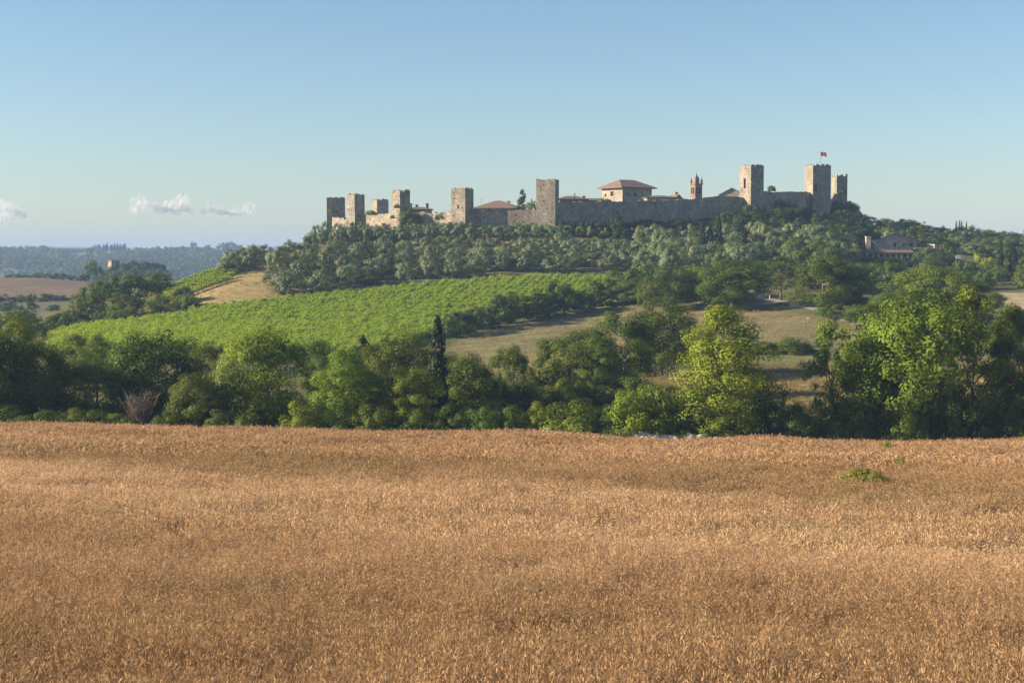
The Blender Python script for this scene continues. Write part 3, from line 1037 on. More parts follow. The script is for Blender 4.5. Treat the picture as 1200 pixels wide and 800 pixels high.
# portico along the foot of the gable wall
pz0, pz1 = fpt(1040, 303)[2] - 0.8, fpt(1040, 294.6)[2]
qx0, qx1 = fpt(1012, 300)[0], fpt(1068, 300)[0]
pr = MB().add([(qx0, fY - 3.4, pz1 - 0.3), (qx1, fY - 3.4, pz1 - 0.3), (qx1, fY - 0.02, pz1 + 0.5), (qx0, fY - 0.02, pz1 + 0.5),
               (qx0, fY - 3.4, pz1 - 0.6), (qx1, fY - 3.4, pz1 - 0.6), (qx1, fY - 0.02, pz1 + 0.2), (qx0, fY - 0.02, pz1 + 0.2)],
              [(0, 1, 2, 3), (4, 7, 6, 5), (0, 4, 5, 1), (0, 3, 7, 4), (1, 5, 6, 2)]).build('portico_roof', M['roof'], FH)
for i in range(9):
    x = qx0 + 0.3 + (qx1 - qx0 - 0.6) * i / 8
    MB().box((x, fY - 3.1, pz0 - 0.6), (0.42, 0.42, pz1 - 0.5 - pz0 + 0.6)).build('pillar', M['farm_stone'], FH)
for i in range(4):
    a = qx0 + 2.2 + (qx1 - qx0 - 4.5) * i / 3
    MB().box((a, fY - 0.03, pz0 - 0.5), (1.5, 0.12, 2.4)).build('door', M['dark_open'], FH)
# right block
rx0, rx1 = x1 + 0.05, fpt(1098, 300)[0]
zt1, zt2 = fpt(1085, 286)[2], fpt(1095, 286.2)[2]
rbm, backs = MB(), []
facade(rbm, (rx0 - 1.2, fY - 1.0), (rx1, fY - 0.2), zb - 1, zt1 - 1.2, [(4.2, 4.9, 3.0, 4.4), (1.8, 2.3, 3.2, 3.9)], back=backs, depth=0.3, step=3)
facade(rbm, (rx1, fY - 0.2), (rx1 - 0.6, fY + 7), zb - 1, zt1 - 1.2, step=3)
rbm.build('side_block_wall', M['farm_stone'], FH)
for q in backs:
    pane(FH, q)
MB().add([(rx0 - 1.3, fY - 1.5, zt1 - 1.35), (rx1 + 0.3, fY - 0.7, zt1 - 1.35), (rx1 + 0.1, fY + 6.5, zt1 + 0.2), (rx0 - 1.0, fY + 6.5, zt1 + 0.2),
          (rx0 - 1.3, fY - 1.5, zt1 - 1.6), (rx1 + 0.3, fY - 0.7, zt1 - 1.6), (rx1 + 0.1, fY + 6.5, zt1 - 0.05), (rx0 - 1.0, fY + 6.5, zt1 - 0.05)],
         [(0, 1, 2, 3), (4, 7, 6, 5), (0, 4, 5, 1), (1, 5, 6, 2), (0, 3, 7, 4)]).build('side_block_roof', M['roof'], FH)
MB().box((rx1 - 0.5, fY + 3, zb), (1.1, 6.5, zt2 - zb), 0.05).build('end_wall', M['farm_stone'], FH)

# ------------------------------------------------------------------ far farm among pines, on the left
farm = house('farm_tower', 'square pale farm tower far away among dark umbrella pines', 'house', 134, 895, 335, 306, R(40), 5.4, 5.2, 0.9, 'hip', over=0.3,
             openings=[(0, 0.4, 0.55, 0.7, 0.8)])

# white sign board on a post and street poles
for px, Y, top, h, label, nm in ((1122, 398, 299, 2.6, 'white rectangular board standing among shrubs right of the farmhouse', 'sign_board'),):
    X, Y, z = on_ground(px, Y)
    zt = unproject(px, top, Y)[2]
    s_ = tag(empty(nm, (X, Y, zt)), label, 'sign')
    MB().box((0, 0, -1.0), (1.4, 0.08, 1.0)).build('board', M['white'], s_)
    for dx in (-0.55, 0.55):
        MB().box((dx, 0.08, z - zt - 0.3), (0.1, 0.08, zt - z + 0.2)).build('post', M['iron'], s_)


def pole(name, label, cat, px, Y, top, r, head=None, mat='iron'):
    X, Y, z = on_ground(px, Y)
    zt = unproject(px, top, Y)[2]
    o = tag(empty(name, (X, Y, z - 0.2)), label, cat)
    h = zt - z + 0.2
    MB().tube([(0, 0, 0), (0, 0, h)], [r, r * 0.8], 7).build('post', M[mat], o)
    if head == 'lamp':
        MB().tube([(0, 0, h - 0.1), (0.5, 0, h + 0.05)], [r * 0.7, r * 0.6], 6).build('arm', M[mat], o)
        MB().box((0.6, 0, h - 0.08), (0.6, 0.3, 0.16), 0, 0.7).build('lamp_head', M['white'], o)
    if head == 'plate':
        MB().box((0, -0.06, h - 0.5), (0.42, 0.05, 0.5)).build('plate', M['iron'], o)
    return o


pole('street_lamp', 'thin grey street lamp in the tan field right of the big sunlit tree', 'lamp', 943, 262, 373, 0.09, 'lamp')
pole('wooden_post', 'short pale post beside the gravel road on the slope', 'post', 902, 312, 346, 0.09, None, 'white')
pole('road_sign', 'small grey road sign on a post in the shade right of the big sunlit tree', 'sign', 909, 151, 495, 0.05, 'plate')
pole('road_sign', 'small grey sign on a post in front of the ivy-like hedge bushes', 'sign', 628, 149.5, 488, 0.05, 'plate')
X, Y, z = on_ground(808, 151)
cb = tag(empty('utility_cabinet', (X, Y, z - 0.1)), 'narrow grey metal cabinet left of the big sunlit tree', 'cabinet')
MB().box((0, 0, 0), (0.75, 0.4, 2.0)).build('case', M['iron'], cb)
MB().box((0, 0, 2.0), (0.85, 0.5, 0.08)).build('lid', M['iron'], cb)
MB().box((0, -0.2, 0.2), (0.6, 0.03, 1.7)).build('door', M['iron'], cb)

# dark low rail along the field edge in the shade, right
rail = tag(empty('rail_fence', (0, 0, 0)), 'low dark rail on short posts along the shaded field edge at right', 'fence')
pts = [Vector(on_ground(px, 149.5)) for px in np.linspace(872, 1060, 14)]
for p in pts:
    MB().box((p.x, p.y, p.z - 0.2), (0.14, 0.14, 0.95)).build('post', M['black_rail'], rail)
for k in (0.45, 0.72):
    MB().tube([p + Vector((0, -0.1, k)) for p in pts], [0.07] * len(pts), 5).build('rail', M['black_rail'], rail)

# low wall of pale loose stones at the field edge
sw = tag(empty('stone_bank', (0, 0, 0)), 'low bank of pale loose stones along the field edge below the bushes', 'stones')
srng = np.random.default_rng(3)
stone_meshes = []
for k in range(5):
    d = rand_dirs(srng, 1)
    vs = []
    fs = []
    m_ = MB()
    n = 6
    for j, (zz, rr) in enumerate(((0.0, 0.8), (0.35, 1.0), (0.75, 0.75), (0.95, 0.3))):
        for i in range(n):
            a = 2 * PI * i / n
            q = rr * srng.uniform(0.8, 1.15)
            m_.v.append((math.cos(a) * q * 0.5, math.sin(a) * q * 0.42, zz * 0.55))
    for j in range(3):
        for i in range(n):
            m_.f.append((j * n + i, j * n + (i + 1) % n, (j + 1) * n + (i + 1) % n, (j + 1) * n + i))
    m_.f.append(tuple(3 * n + i for i in range(n)))
    stone_meshes.append(m_.mesh('stone', M['pale_stone']))
for i in range(230):
    px = srng.choice([srng.uniform(715, 815), srng.uniform(640, 850)], p=[0.75, 0.25])
    lift = srng.uniform(0, 1) ** 0.7
    Y = 148.3 + srng.uniform(-1.1, 1.1) * (1.15 - lift)
    X, Y, z = on_ground(px, Y)
    o = link('stone', stone_meshes[i % 5], sw)
    o.location = (X, Y, z + lift * 0.85)
    o.rotation_euler = (0, 0, srng.uniform(0, 6.28))
    k = srng.uniform(0.5, 1.4)
    o.scale = (k * 1.4, k, k * 0.8)

# ------------------------------------------------------------------ trees along the far edge of the field
ORDN = ['first', 'second', 'third', 'fourth', 'fifth', 'sixth', 'seventh', 'eighth', 'ninth', 'tenth', 'eleventh', 'twelfth', 'thirteenth', 'fourteenth', 'fifteenth', 'sixteenth',
        'seventeenth', 'eighteenth', 'nineteenth', 'twentieth', 'twenty-first', 'twenty-second', 'twenty-third', 'twenty-fourth']
LIME = (1.7, 1.68, 0.85)          # young yellow-green foliage
BRIGHT = (1.45, 1.4, 0.9)
MIDG = (1.05, 1.05, 0.95)
DARK = (0.98, 1.0, 0.9)
GREY = (1.25, 1.2, 1.35)
LT = 'trees along the far edge of the field'
tree('broad', 'deciduous_tree', 'dark spreading tree cut by the left edge of the picture', -8, 157, 383, 92, DARK, group=LT)
tree('broad', 'deciduous_tree', 'dark dense tree second from the left edge above the golden field', 36, 160, 384, 80, DARK, group=LT)
tree('tall', 'deciduous_tree', 'yellow-green tree top showing above the dark trees at the left edge', 18, 185, 366, 66, BRIGHT, group=LT)
tree('broad', 'deciduous_tree', 'tree standing left of the view beyond the field', -95, 158, 372, 110, MIDG, group=LT)
tree('broad', 'deciduous_tree', 'second tree standing left of the view beyond the field', -190, 160, 380, 110, MIDG, group=LT)
tree('broad', 'deciduous_tree', 'rounded dull green tree right of the dark pair at the left', 112, 163, 422, 92, DARK, group=LT)
tree('broad', 'deciduous_tree', 'broad grey-green tree in front of the vineyard, above the dead brushwood', 172, 168, 389, 110, (0.95, 1.0, 0.85), group=LT)
tree('tall', 'deciduous_tree', 'yellow-green hedge tree at the lower left corner of the vineyard', 86, 215, 391, 52, LIME, group=LT)
tree('tall', 'deciduous_tree', 'yellow-green tree at the left end of the vineyard, right of the corner tree', 112, 222, 392, 44, LIME, group=LT)
tree('tall', 'deciduous_tree', 'thin yellow-green tree behind the pointed bush', 240, 188, 404, 58, BRIGHT, group=LT)
tree('broad', 'pointed_bush', 'pointed mid-green bushy tree between the dead brushwood and the lime tree', 228, 154, 438, 74, MIDG, group=LT)
tree('broad', 'deciduous_tree', 'tall lime-green tree with a round crown left of the middle of the field edge', 313, 160, 384, 100, LIME, group=LT)
tree('shrub', 'bush', 'grey-green bushy tree at the left foot of the lime-green round tree', 268, 155, 430, 62, GREY, 'bush', LT)
tree('tall', 'deciduous_tree', 'lime-green tree with two tops left of the cypress', 404, 155, 410, 74, LIME, group=LT)
tree('tall', 'deciduous_tree', 'slim lime-green top just right of the tree with two tops', 432, 158, 428, 52, BRIGHT, group=LT)
tree('tall', 'deciduous_tree', 'dull green tree behind the gap between the two lime-green trees', 372, 190, 398, 50, MIDG, group=LT)
tree('conifer', 'conifer', 'dark conifer peeping out behind the tree with two tops', 424, 205, 394, 40, (1, 1, 1), group=LT)
tree('broad', 'deciduous_tree', 'olive-brown broad tree directly left of the tall cypress', 468, 172, 386, 84, (1.0, 0.92, 0.62), group=LT)
tree('broad', 'deciduous_tree', 'green tree in front of the cypress foot, on its left', 484, 155, 432, 84, BRIGHT, group=LT)
tree('cypress', 'cypress', 'tall dark cypress standing alone in the row beyond the field', 513, 157, 370, 25, (0.7, 0.75, 0.75), group=LT)
tree('broad', 'deciduous_tree', 'dark tree directly right of the tall cypress', 550, 168, 414, 84, DARK, group=LT)
tree('broad', 'deciduous_tree', 'dark tree behind the one right of the cypress', 522, 178, 412, 60, DARK, group=LT)
tree('broad', 'deciduous_tree', 'small rounded tree alone in front of the tan stubble field', 602, 190, 404, 50, MIDG, group=LT)
tree('airy', 'sapling', 'thin sapling left of the dark tree in front of the stubble field', 637, 188, 416, 26, MIDG, group=LT)
tree('airy', 'sapling', 'thin sapling standing next to the small rounded tree', 622, 186, 430, 18, MIDG, group=LT)
tree('broad', 'deciduous_tree', 'bushy dark tree in the middle of the stubble field edge', 668, 190, 386, 94, DARK, group=LT)
tree('tall', 'deciduous_tree', 'slender tree between the bushy dark tree and the big round one', 703, 186, 394, 58, MIDG, group=LT)
tree('broad', 'deciduous_tree', 'big round dark green tree right of the stubble field', 732, 198, 366, 86, (0.85, 0.95, 0.8), group=LT)
tree('broad', 'deciduous_tree', 'dark round tree behind the big sunlit tree, on its left', 776, 215, 352, 80, (0.8, 0.9, 0.8), group=LT)
tree('tall', 'deciduous_tree', 'big sunlit yellow-green tree, tallest on the field edge right of the middle', 846, 152, 358, 112, LIME, group=LT, variant=1)
tree('shrub', 'bush', 'dark rounded bush leaning on the right side of the big sunlit tree', 900, 156, 438, 62, DARK, 'bush', LT)
tree('airy', 'deciduous_tree', 'slender airy tree with a thin bare trunk in front of the golden meadow', 976, 152, 374, 66, BRIGHT, group=LT)
tree('broad', 'deciduous_tree', 'huge bright green tree filling the right side of the field edge', 1066, 154, 344, 146, (1.2, 1.4, 0.65), group=LT)
tree('tall', 'deciduous_tree', 'green tree crown on the left flank of the huge bright tree', 1030, 158, 385, 70, (1.1, 1.25, 0.7), group=LT)
tree('airy', 'deciduous_tree', 'tall loose tree with a pale bare trunk right of the huge bright tree', 1142, 153, 334, 76, BRIGHT, group=LT)
tree('tall', 'deciduous_tree', 'dark tall tree at the right edge of the picture', 1188, 156, 356, 62, DARK, group=LT)
tree('airy', 'deciduous_tree', 'thin dark tree between the pale-trunked tree and the right edge', 1168, 160, 380, 50, DARK, group=LT)
tree('broad', 'deciduous_tree', 'tree standing just right of the view beyond the field', 1250, 156, 360, 100, MIDG, group=LT)

# hedge bushes at the field edge
HB = 'hedge bushes along the far edge of the field'
for px, Y, top, w, tint, lab in (
        (352, 150, 470, 46, LIME, 'low lime-green bush below the lime-green round tree'),
        (290, 151, 470, 50, MIDG, 'low green bush right of the pointed bushy tree'),
        (255, 151, 478, 40, DARK, 'low dark bush at the foot of the pointed bushy tree'),
        (95, 151, 478, 60, MIDG, 'low green bush at the field edge below the dull green tree'),
        (137, 150.5, 484, 52, BRIGHT, 'low bright bush left of the dead brushwood'),
        (195, 151, 482, 44, MIDG, 'low bush right of the dead brushwood'),
        (52, 151, 480, 60, DARK, 'low dark bush under the dark trees near the left edge'),
        (8, 151, 476, 70, DARK, 'low dark bush in the left corner of the field edge'),
        (395, 150.5, 478, 44, MIDG, 'low green bush at the foot of the tree with two tops'),
        (440, 150.5, 474, 52, MIDG, 'low green bush right of the tree with two tops'),
        (487, 151, 478, 54, DARK, 'low dark bush left of the cypress foot'),
        (528, 151, 474, 50, DARK, 'low dark bush right of the cypress foot'),
        (566, 150, 476, 54, (0.9, 1, 0.8), 'green hedge bush first right of the cypress'),
        (601, 150, 474, 46, (0.95, 1.05, 0.8), 'green hedge bush second right of the cypress'),
        (632, 149.8, 470, 42, LIME, 'yellow-green hedge bush behind the small sign'),
        (672, 149.6, 468, 68, BRIGHT, 'large rounded hedge bush right of the small sign'),
        (708, 150.5, 474, 40, MIDG, 'dark green hedge bush between two large rounded bushes'),
        (737, 150, 458, 58, LIME, 'tall yellow-green hedge bush above the pale stones'),
        (772, 150.5, 452, 60, BRIGHT, 'tallest hedge bush above the pale stones'),
        (797, 151.5, 464, 44, MIDG, 'grey-green hedge bush left of the cabinet'),
        (720, 148, 500, 42, MIDG, 'low sprawling bush left of the pale stones'),
        (845, 149.5, 486, 70, BRIGHT, 'green shoots at the foot of the big sunlit tree'),
        (935, 152, 470, 60, DARK, 'dark bush in the shade right of the big sunlit tree'),
        (988, 153, 466, 62, DARK, 'dark bush behind the slender airy tree'),
        (1012, 151, 474, 46, MIDG, 'green bush between the slender tree and the huge bright tree'),
        (1065, 150, 466, 54, BRIGHT, 'bright bush at the foot of the huge bright tree'),
        (1105, 152, 462, 70, DARK, 'dark bush left of the pale bare trunk'),
        (1152, 153, 462, 70, DARK, 'dark bush right of the pale bare trunk'),
        (1195, 152, 460, 60, DARK, 'dark bush at the right edge of the field margin')):
    tree('shrub', 'hedge_bush', lab, px, Y, top, w, tint, 'bush', HB)

# undergrowth that closes the foot of the tree row
for i in range(46):
    px = -40 + i * 28 + tree_rng.uniform(-9, 9)
    if 690 < px < 860 or 925 < px < 1010:
        continue
    tree('shrub', 'undergrowth_bush', 'dark undergrowth bush behind the row of trees beyond the field', px, tree_rng.uniform(166, 184), tree_rng.uniform(452, 474), tree_rng.uniform(50, 74), DARK, 'bush', 'undergrowth behind the tree row')

for i in range(14):
    px = 535 + i * 20 + tree_rng.uniform(-6, 6)
    tree('shrub', 'undergrowth_bush', ORDN[i] + ' dark undergrowth bush from the left between the hedge and the middle trees', px, tree_rng.uniform(176, 186), tree_rng.uniform(440, 456), tree_rng.uniform(44, 64), DARK, 'bush', 'undergrowth under the middle trees')

# dead brushwood
X, Y, z = on_ground(163, 153)
db = tag(empty('dead_shrub', (X, Y, z)), 'leafless brown shrub among the green bushes at the left', 'shrub')
brng = np.random.default_rng(9)
mb = MB()
for i in range(70):
    a, t = brng.uniform(0, 6.28), brng.uniform(0.1, 0.5)
    h = brng.uniform(2.5, 4.8)
    d = Vector((math.cos(a) * t, math.sin(a) * t, 1))
    p0 = Vector((brng.normal() * 0.3, brng.normal() * 0.3, 0))
    mb.tube([p0, p0 + d * h * 0.5, p0 + d * h + Vector((brng.normal() * 0.3, brng.normal() * 0.3, 0))], [0.05, 0.035, 0.012], 3, False)
    for k in range(5):
        b = p0 + d * h * brng.uniform(0.4, 0.95)
        mb.tube([b, b + Vector((brng.normal() * 0.5, brng.normal() * 0.5, brng.uniform(0.3, 0.9)))], [0.022, 0.008], 3, False)
mb.build('twigs', M['twig'], db)

# ------------------------------------------------------------------ hedge between the vineyard and the stubble field
for i in range(17):
    t = i / 16
    px = 528 + t * 222 + tree_rng.uniform(-4, 4)
    Y = 300 + t * 44 + tree_rng.uniform(-3, 3)
    X, Y, z = on_ground(px, Y)
    ybase = project(X, Y, z)[1]
    tree('far_broad', 'hedge_tree', ORDN[i] + ' tree from the left in the dark hedge below the vineyard', px, Y, ybase - tree_rng.uniform(26, 40), tree_rng.uniform(30, 42), (0.75, 0.85, 0.75), 'tree', 'hedge between vineyard and stubble field')

# trees on the slope, right of the vineyard
SL = 'trees on the slope below the castle'
for k, px, Y, top, w, tint, lab in (
        ('broad', 748, 332, 326, 52, DARK, 'dark tree at the right end of the vineyard'),
        ('broad', 789, 312, 311, 74, (0.66, 0.72, 0.62), 'round dark green tree right of the vineyard, left of the pair'),
        ('broad', 858, 302, 303, 82, (0.8, 0.9, 0.65), 'large round green tree above the shaded tan field'),
        ('broad', 826, 318, 312, 50, DARK, 'tree between the two large round trees above the tan field'),
        ('airy', 915, 312, 300, 50, (1.15, 1.0, 1.0), 'thin greyish tree beside the gravel road'),
        ('broad', 964, 280, 298, 74, (0.75, 0.85, 0.65), 'dense green tree right of the gravel road'),
        ('broad', 1008, 282, 312, 64, (0.95, 1.0, 0.9), 'dull green tree between the dense tree and the pale willow-like tree'),
        ('broad', 1092, 268, 311, 96, (1.35, 1.4, 1.1), 'pale green rounded tree behind the huge bright tree'),
        ('broad', 1046, 262, 338, 62, (1.3, 1.25, 1.1), 'greyish pale tree left of the pale green rounded tree'),
        ('broad', 1130, 275, 326, 50, MIDG, 'green tree right of the pale green rounded tree'),
        ('broad', 1160, 285, 338, 40, (1.2, 1.1, 0.9), 'small brownish green tree before the pale dry field at right'),
        ('broad', 975, 275, 352, 40, DARK, 'dark tree below the dense green tree right of the road'),
        ('broad', 1012, 262, 356, 46, DARK, 'dark tree above the slender airy tree'),
        ('broad', 1190, 250, 372, 50, DARK, 'dark tree below the pale dry field at the right edge')):
    tree(k, 'deciduous_tree', lab, px, Y, top, w, tint, group=SL)
for px, top, w, tint, lab in ((900, 400, 36, DARK, 'dark bush left in the clump in the tan field'), (924, 394, 40, DARK, 'dark bush in the middle of the clump in the tan field'), (943, 402, 26, MIDG, 'small bush right in the clump in the tan field'),
                              (874, 388, 22, LIME, 'little pale green bush behind the top of the big sunlit tree')):
    tree('shrub', 'field_bush', lab, px, 236, top, w, tint, 'bush', 'bushes in the tan field')

# left slope: trees and scrub
LS = 'trees and scrub on the left slope'
for k, px, Y, top, w, tint, lab in (
        ('far_broad', 108, 352, 331, 44, (0.8, 0.95, 0.75), 'dark rounded tree leftmost on the left slope'),
        ('far_broad', 132, 360, 324, 46, (0.85, 1.0, 0.8), 'tall green tree in the group below the far pines'),
        ('far_broad', 158, 366, 322, 44, DARK, 'dark green tree in the group below the far pines'),
        ('far_broad', 182, 372, 320, 36, DARK, 'small dark tree at the right of the group below the far pines'),
        ('far_broad', 98, 340, 344, 34, MIDG, 'green tree in front of the leftmost tree on the left slope'),
        ('far_broad', 150, 350, 342, 40, MIDG, 'mid-green bush in front of the group on the left slope'),
        ('far_broad', 78, 330, 362, 40, MIDG, 'low tree at the left foot of the left slope')):
    tree(k, 'slope_tree', lab, px, Y, top, w, tint, group=LS)
for i in range(34):
    px = tree_rng.uniform(52, 228)
    Y = 322 + (px - 52) / 176 * 22 + tree_rng.uniform(-8, 14)
    X, Y, z = on_ground(px, Y)
    yb = project(X, Y, z)[1]
    tree('shrub', 'scrub_bush', 'low scrub bush on the left slope above the vineyard', px, Y, yb - tree_rng.uniform(9, 20), tree_rng.uniform(16, 30), tree_rng.choice([MIDG, DARK, GREY, (1.2, 1.05, 0.8)]), 'bush', 'scrub on the left slope')
for i in range(15):
    px = -40 + tree_rng.uniform(0, 110)
    tree('far_broad', 'valley_tree', 'dark tree in the hollow beyond the trees at the left edge', px, tree_rng.uniform(300, 420), tree_rng.uniform(362, 382), tree_rng.uniform(28, 40), DARK, 'tree', 'trees in the hollow at the left')

# the olive groves
OLV = (1, 1, 1)


def grove(poly, d0, d1, step, name, label, group, kind, H, W, tint=OLV, jitter=0.3, sel=1.0, limit=400, cat='olive tree'):
    n = 0
    rows = np.arange(d0, d1, step)
    for Y0 in rows:
        xs = np.arange(-150, 190, step)
        for x0 in xs:
            x, Y = x0 + tree_rng.uniform(-1, 1) * step * jitter, Y0 + tree_rng.uniform(-1, 1) * step * jitter
            z = h1(x, Y)
            px, py = project(x, Y, z)
            if tree_rng.random() > sel or not bool(inside(px, py, poly)):
                continue
            h = H * tree_rng.uniform(0.82, 1.2)
            w = W * tree_rng.uniform(0.82, 1.2)
            b = tree_rng.uniform(0.82, 1.18)
            put_tree(kind, name, label, cat, x, Y, z - 0.1, h, w, (tint[0] * b, tint[1] * b, tint[2] * b), group)
            n += 1
            if n >= limit:
                return n
    return n


n1 = grove([(246, 326), (258, 314), (300, 302), (380, 298), (460, 299), (640, 299), (745, 302), (745, 312), (725, 322), (600, 321), (500, 329), (395, 344), (342, 349), (318, 333), (322, 318), (285, 318)],
           345, 452, 6.7, 'olive_tree', 'silvery olive tree in the large grove between the vineyard and the castle wall', 'olive trees of the large grove', 'olive', 5.2, 6.4)
n2 = grove([(640, 301), (870, 301), (905, 302), (880, 318), (745, 322), (745, 300), (640, 296)], 370, 440, 6.8,
           'olive_tree', 'silvery olive tree in the grove below the long shaded wall', 'olive trees below the shaded wall', 'olive', 6.0, 7.2, (1.1, 1.1, 1.05))
n3 = 0
for i in range(17):                                # the two clipped rows on the terrace
    px = 398 + i * 15.4 + tree_rng.uniform(-2, 2)
    tree('round_olive', 'round_olive_tree', ORDN[i] + ' round clipped olive from the left in the terrace row below the wall', px, 428, 265 + tree_rng.uniform(-1.5, 1.5) + max(0, 430 - px) * 0.03, 19.5, (0.82, 0.88, 0.8), 'olive tree', 'front row of clipped olives on the terrace', base=None)
    n3 += 1
for i in range(20):
    px = 384 + i * 14 + tree_rng.uniform(-2.5, 2.5)
    tree('round_olive', 'round_olive_tree', ORDN[i] + ' olive from the left close below the castle wall behind the clipped row', px, 442, 261 + tree_rng.uniform(-2, 2), 17, (0.9, 0.95, 0.85), 'olive tree', 'back row of olives under the sunlit wall')
    n3 += 1
for i in range(14):
    px = 366 + tree_rng.uniform(0, 40)
    tree('olive', 'olive_tree', 'olive tree on the left shoulder of the hill below the dark tower', px, tree_rng.uniform(432, 475), tree_rng.uniform(262, 279), 16, (0.85, 0.92, 0.8), 'olive tree', 'olives on the left shoulder of the hill')
for i in range(12):
    px = 500 + i * 12.5 + tree_rng.uniform(-3, 3)
    tree('olive', 'olive_tree', ORDN[i] + ' low olive from the left along the terrace edge below the clipped row', px, 421 + tree_rng.uniform(-2, 2), 278 + tree_rng.uniform(-2, 2), 16, (0.95, 1.0, 0.9), 'olive tree', 'low olives along the terrace edge')
for i in range(10):                                # sunlit row under the long shaded wall
    px = 628 + i * 13 + tree_rng.uniform(-3, 3)
    tree('olive', 'olive_tree', ORDN[i] + ' small pale olive from the left in the row close under the shaded wall', px, 436, 263 + i * 0.3 + tree_rng.uniform(-1.5, 1.5), 15, (1.15, 1.15, 1.0), 'olive tree', 'row of olives close under the shaded wall')
for i in range(16):
    px = 640 + i * 15 + tree_rng.uniform(-4, 4)
    tree('olive', 'olive_tree', ORDN[i] + ' pale olive from the left in the second row below the shaded wall', px, 418, 278 + tree_rng.uniform(-2, 2), 19, (1.15, 1.15, 1.05), 'olive tree', 'second row of olives below the shaded wall')
# dark scrub at the foot of the shaded wall and round the right end of it
for i in range(64):
    px = 655 + i * 5.6 + tree_rng.uniform(-5, 5)
    Y = 444 + max(0, px - 700) * 0.16 + tree_rng.uniform(-12, 8)
    top = tree_rng.uniform(254, 262) if px < 860 else tree_rng.uniform(247, 256)
    if px > 975:
        top = tree_rng.uniform(244, 254)
        Y = tree_rng.uniform(480, 508)
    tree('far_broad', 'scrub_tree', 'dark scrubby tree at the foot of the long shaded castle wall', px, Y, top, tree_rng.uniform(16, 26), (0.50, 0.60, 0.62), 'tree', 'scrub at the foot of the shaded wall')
for i in range(46):
    px = 745 + tree_rng.uniform(0, 260)
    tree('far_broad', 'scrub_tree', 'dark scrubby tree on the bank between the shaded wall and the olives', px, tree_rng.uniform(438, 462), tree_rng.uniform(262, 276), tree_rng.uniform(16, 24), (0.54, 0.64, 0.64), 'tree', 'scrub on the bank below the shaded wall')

for i in range(70):
    px = tree_rng.uniform(745, 1005)
    Y = tree_rng.uniform(398, 436)
    X, Y, z = on_ground(px, Y)
    yb = project(X, Y, z)[1]
    tree('olive', 'olive_tree', 'pale olive tree in the grove round the slim cypresses', px, Y, yb - tree_rng.uniform(15, 22), tree_rng.uniform(17, 26), (1.15, 1.15, 1.0), 'olive tree', 'olives round the slim cypresses')
for i in range(40):
    px = tree_rng.uniform(850, 1010)
    Y = tree_rng.uniform(436, 486)
    X, Y, z = on_ground(px, Y)
    yb = project(X, Y, z)[1]
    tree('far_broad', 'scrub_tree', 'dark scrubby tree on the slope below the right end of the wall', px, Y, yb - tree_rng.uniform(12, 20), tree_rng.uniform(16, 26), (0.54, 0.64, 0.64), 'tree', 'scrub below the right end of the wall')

# cypresses and single trees below the shaded wall
CY = 'cypresses on the castle slope'
for px, top, w, lab in ((822.5, 258, 10, 'left one of the pair of slim cypresses below the belfry'), (831.5, 264, 11, 'short broad cypress between the two slim cypresses below the belfry'),
                        (841.5, 253, 11, 'right one of the pair of slim cypresses below the belfry, leaning at its tip')):
    tree('cypress', 'cypress', lab, px, 392, top, w, (0.75, 0.85, 0.8), group=CY)
for px, top, w, lab in ((1171.5, 281, 7, 'left one of two slim cypresses near the right edge'), (1186.5, 286, 8, 'right one of two slim cypresses near the right edge')):
    tree('cypress', 'cypress', lab, px, 385, top, w * 1.3, (0.75, 0.85, 0.8), group=CY)
tree('conifer', 'conifer', 'dark conifer right of the slim cypresses on the castle slope', 868, 405, 256, 27, (1, 1, 1))
tree('conifer', 'conifer', 'dark pointed conifer rising behind the wall left of the middle tower', 612, 470, 222, 17, (1, 1.05, 1))
tree('far_broad', 'deciduous_tree', 'bright green tree top behind the wall at the left side of the middle tower', 623, 466, 233, 14, BRIGHT)
tree('far_broad', 'deciduous_tree', 'green tree top behind the wall between the slim and the low far tower', 437, 500, 246, 18, BRIGHT)
tree('round_olive', 'round_tree', 'larger of two pale dome-shaped trees below the flag tower', 955, 432, 262, 38, (1.0, 1.08, 0.7), variant=0)
tree('round_olive', 'round_tree', 'lower of two pale dome-shaped trees below the flag tower', 966, 424, 270, 38, (0.9, 1.0, 0.72), variant=1)
for px, Y, top, w in ((893, 420, 276, 20), (910, 415, 278, 30), (935, 420, 284, 26), (985, 415, 284, 22), (880, 408, 284, 22), (905, 395, 296, 34), (950, 390, 300, 30), (985, 385, 298, 26), (1000, 400, 290, 20)):
    tree('olive', 'olive_tree', 'olive tree in the loose group between the conifer and the farmhouse', px, Y, top, w, (0.95, 1.0, 0.85), 'olive tree', 'loose olives left of the farmhouse')
tree('far_broad', 'yellow_bush', 'small bright yellow bush left of the farmhouse', 1000, 421, 283, 12, (5.2, 3.3, 0.8), 'bush', variant=1)
tree('conifer', 'conifer', 'dark broad conifer up the slope behind the left end of the farmhouse', 1008, 450, 257, 26, (1, 1.1, 1))
tree('far_broad', 'deciduous_tree', 'olive-green tree left of the dark broad conifer', 990, 446, 262, 24, (1.0, 1.05, 0.85))

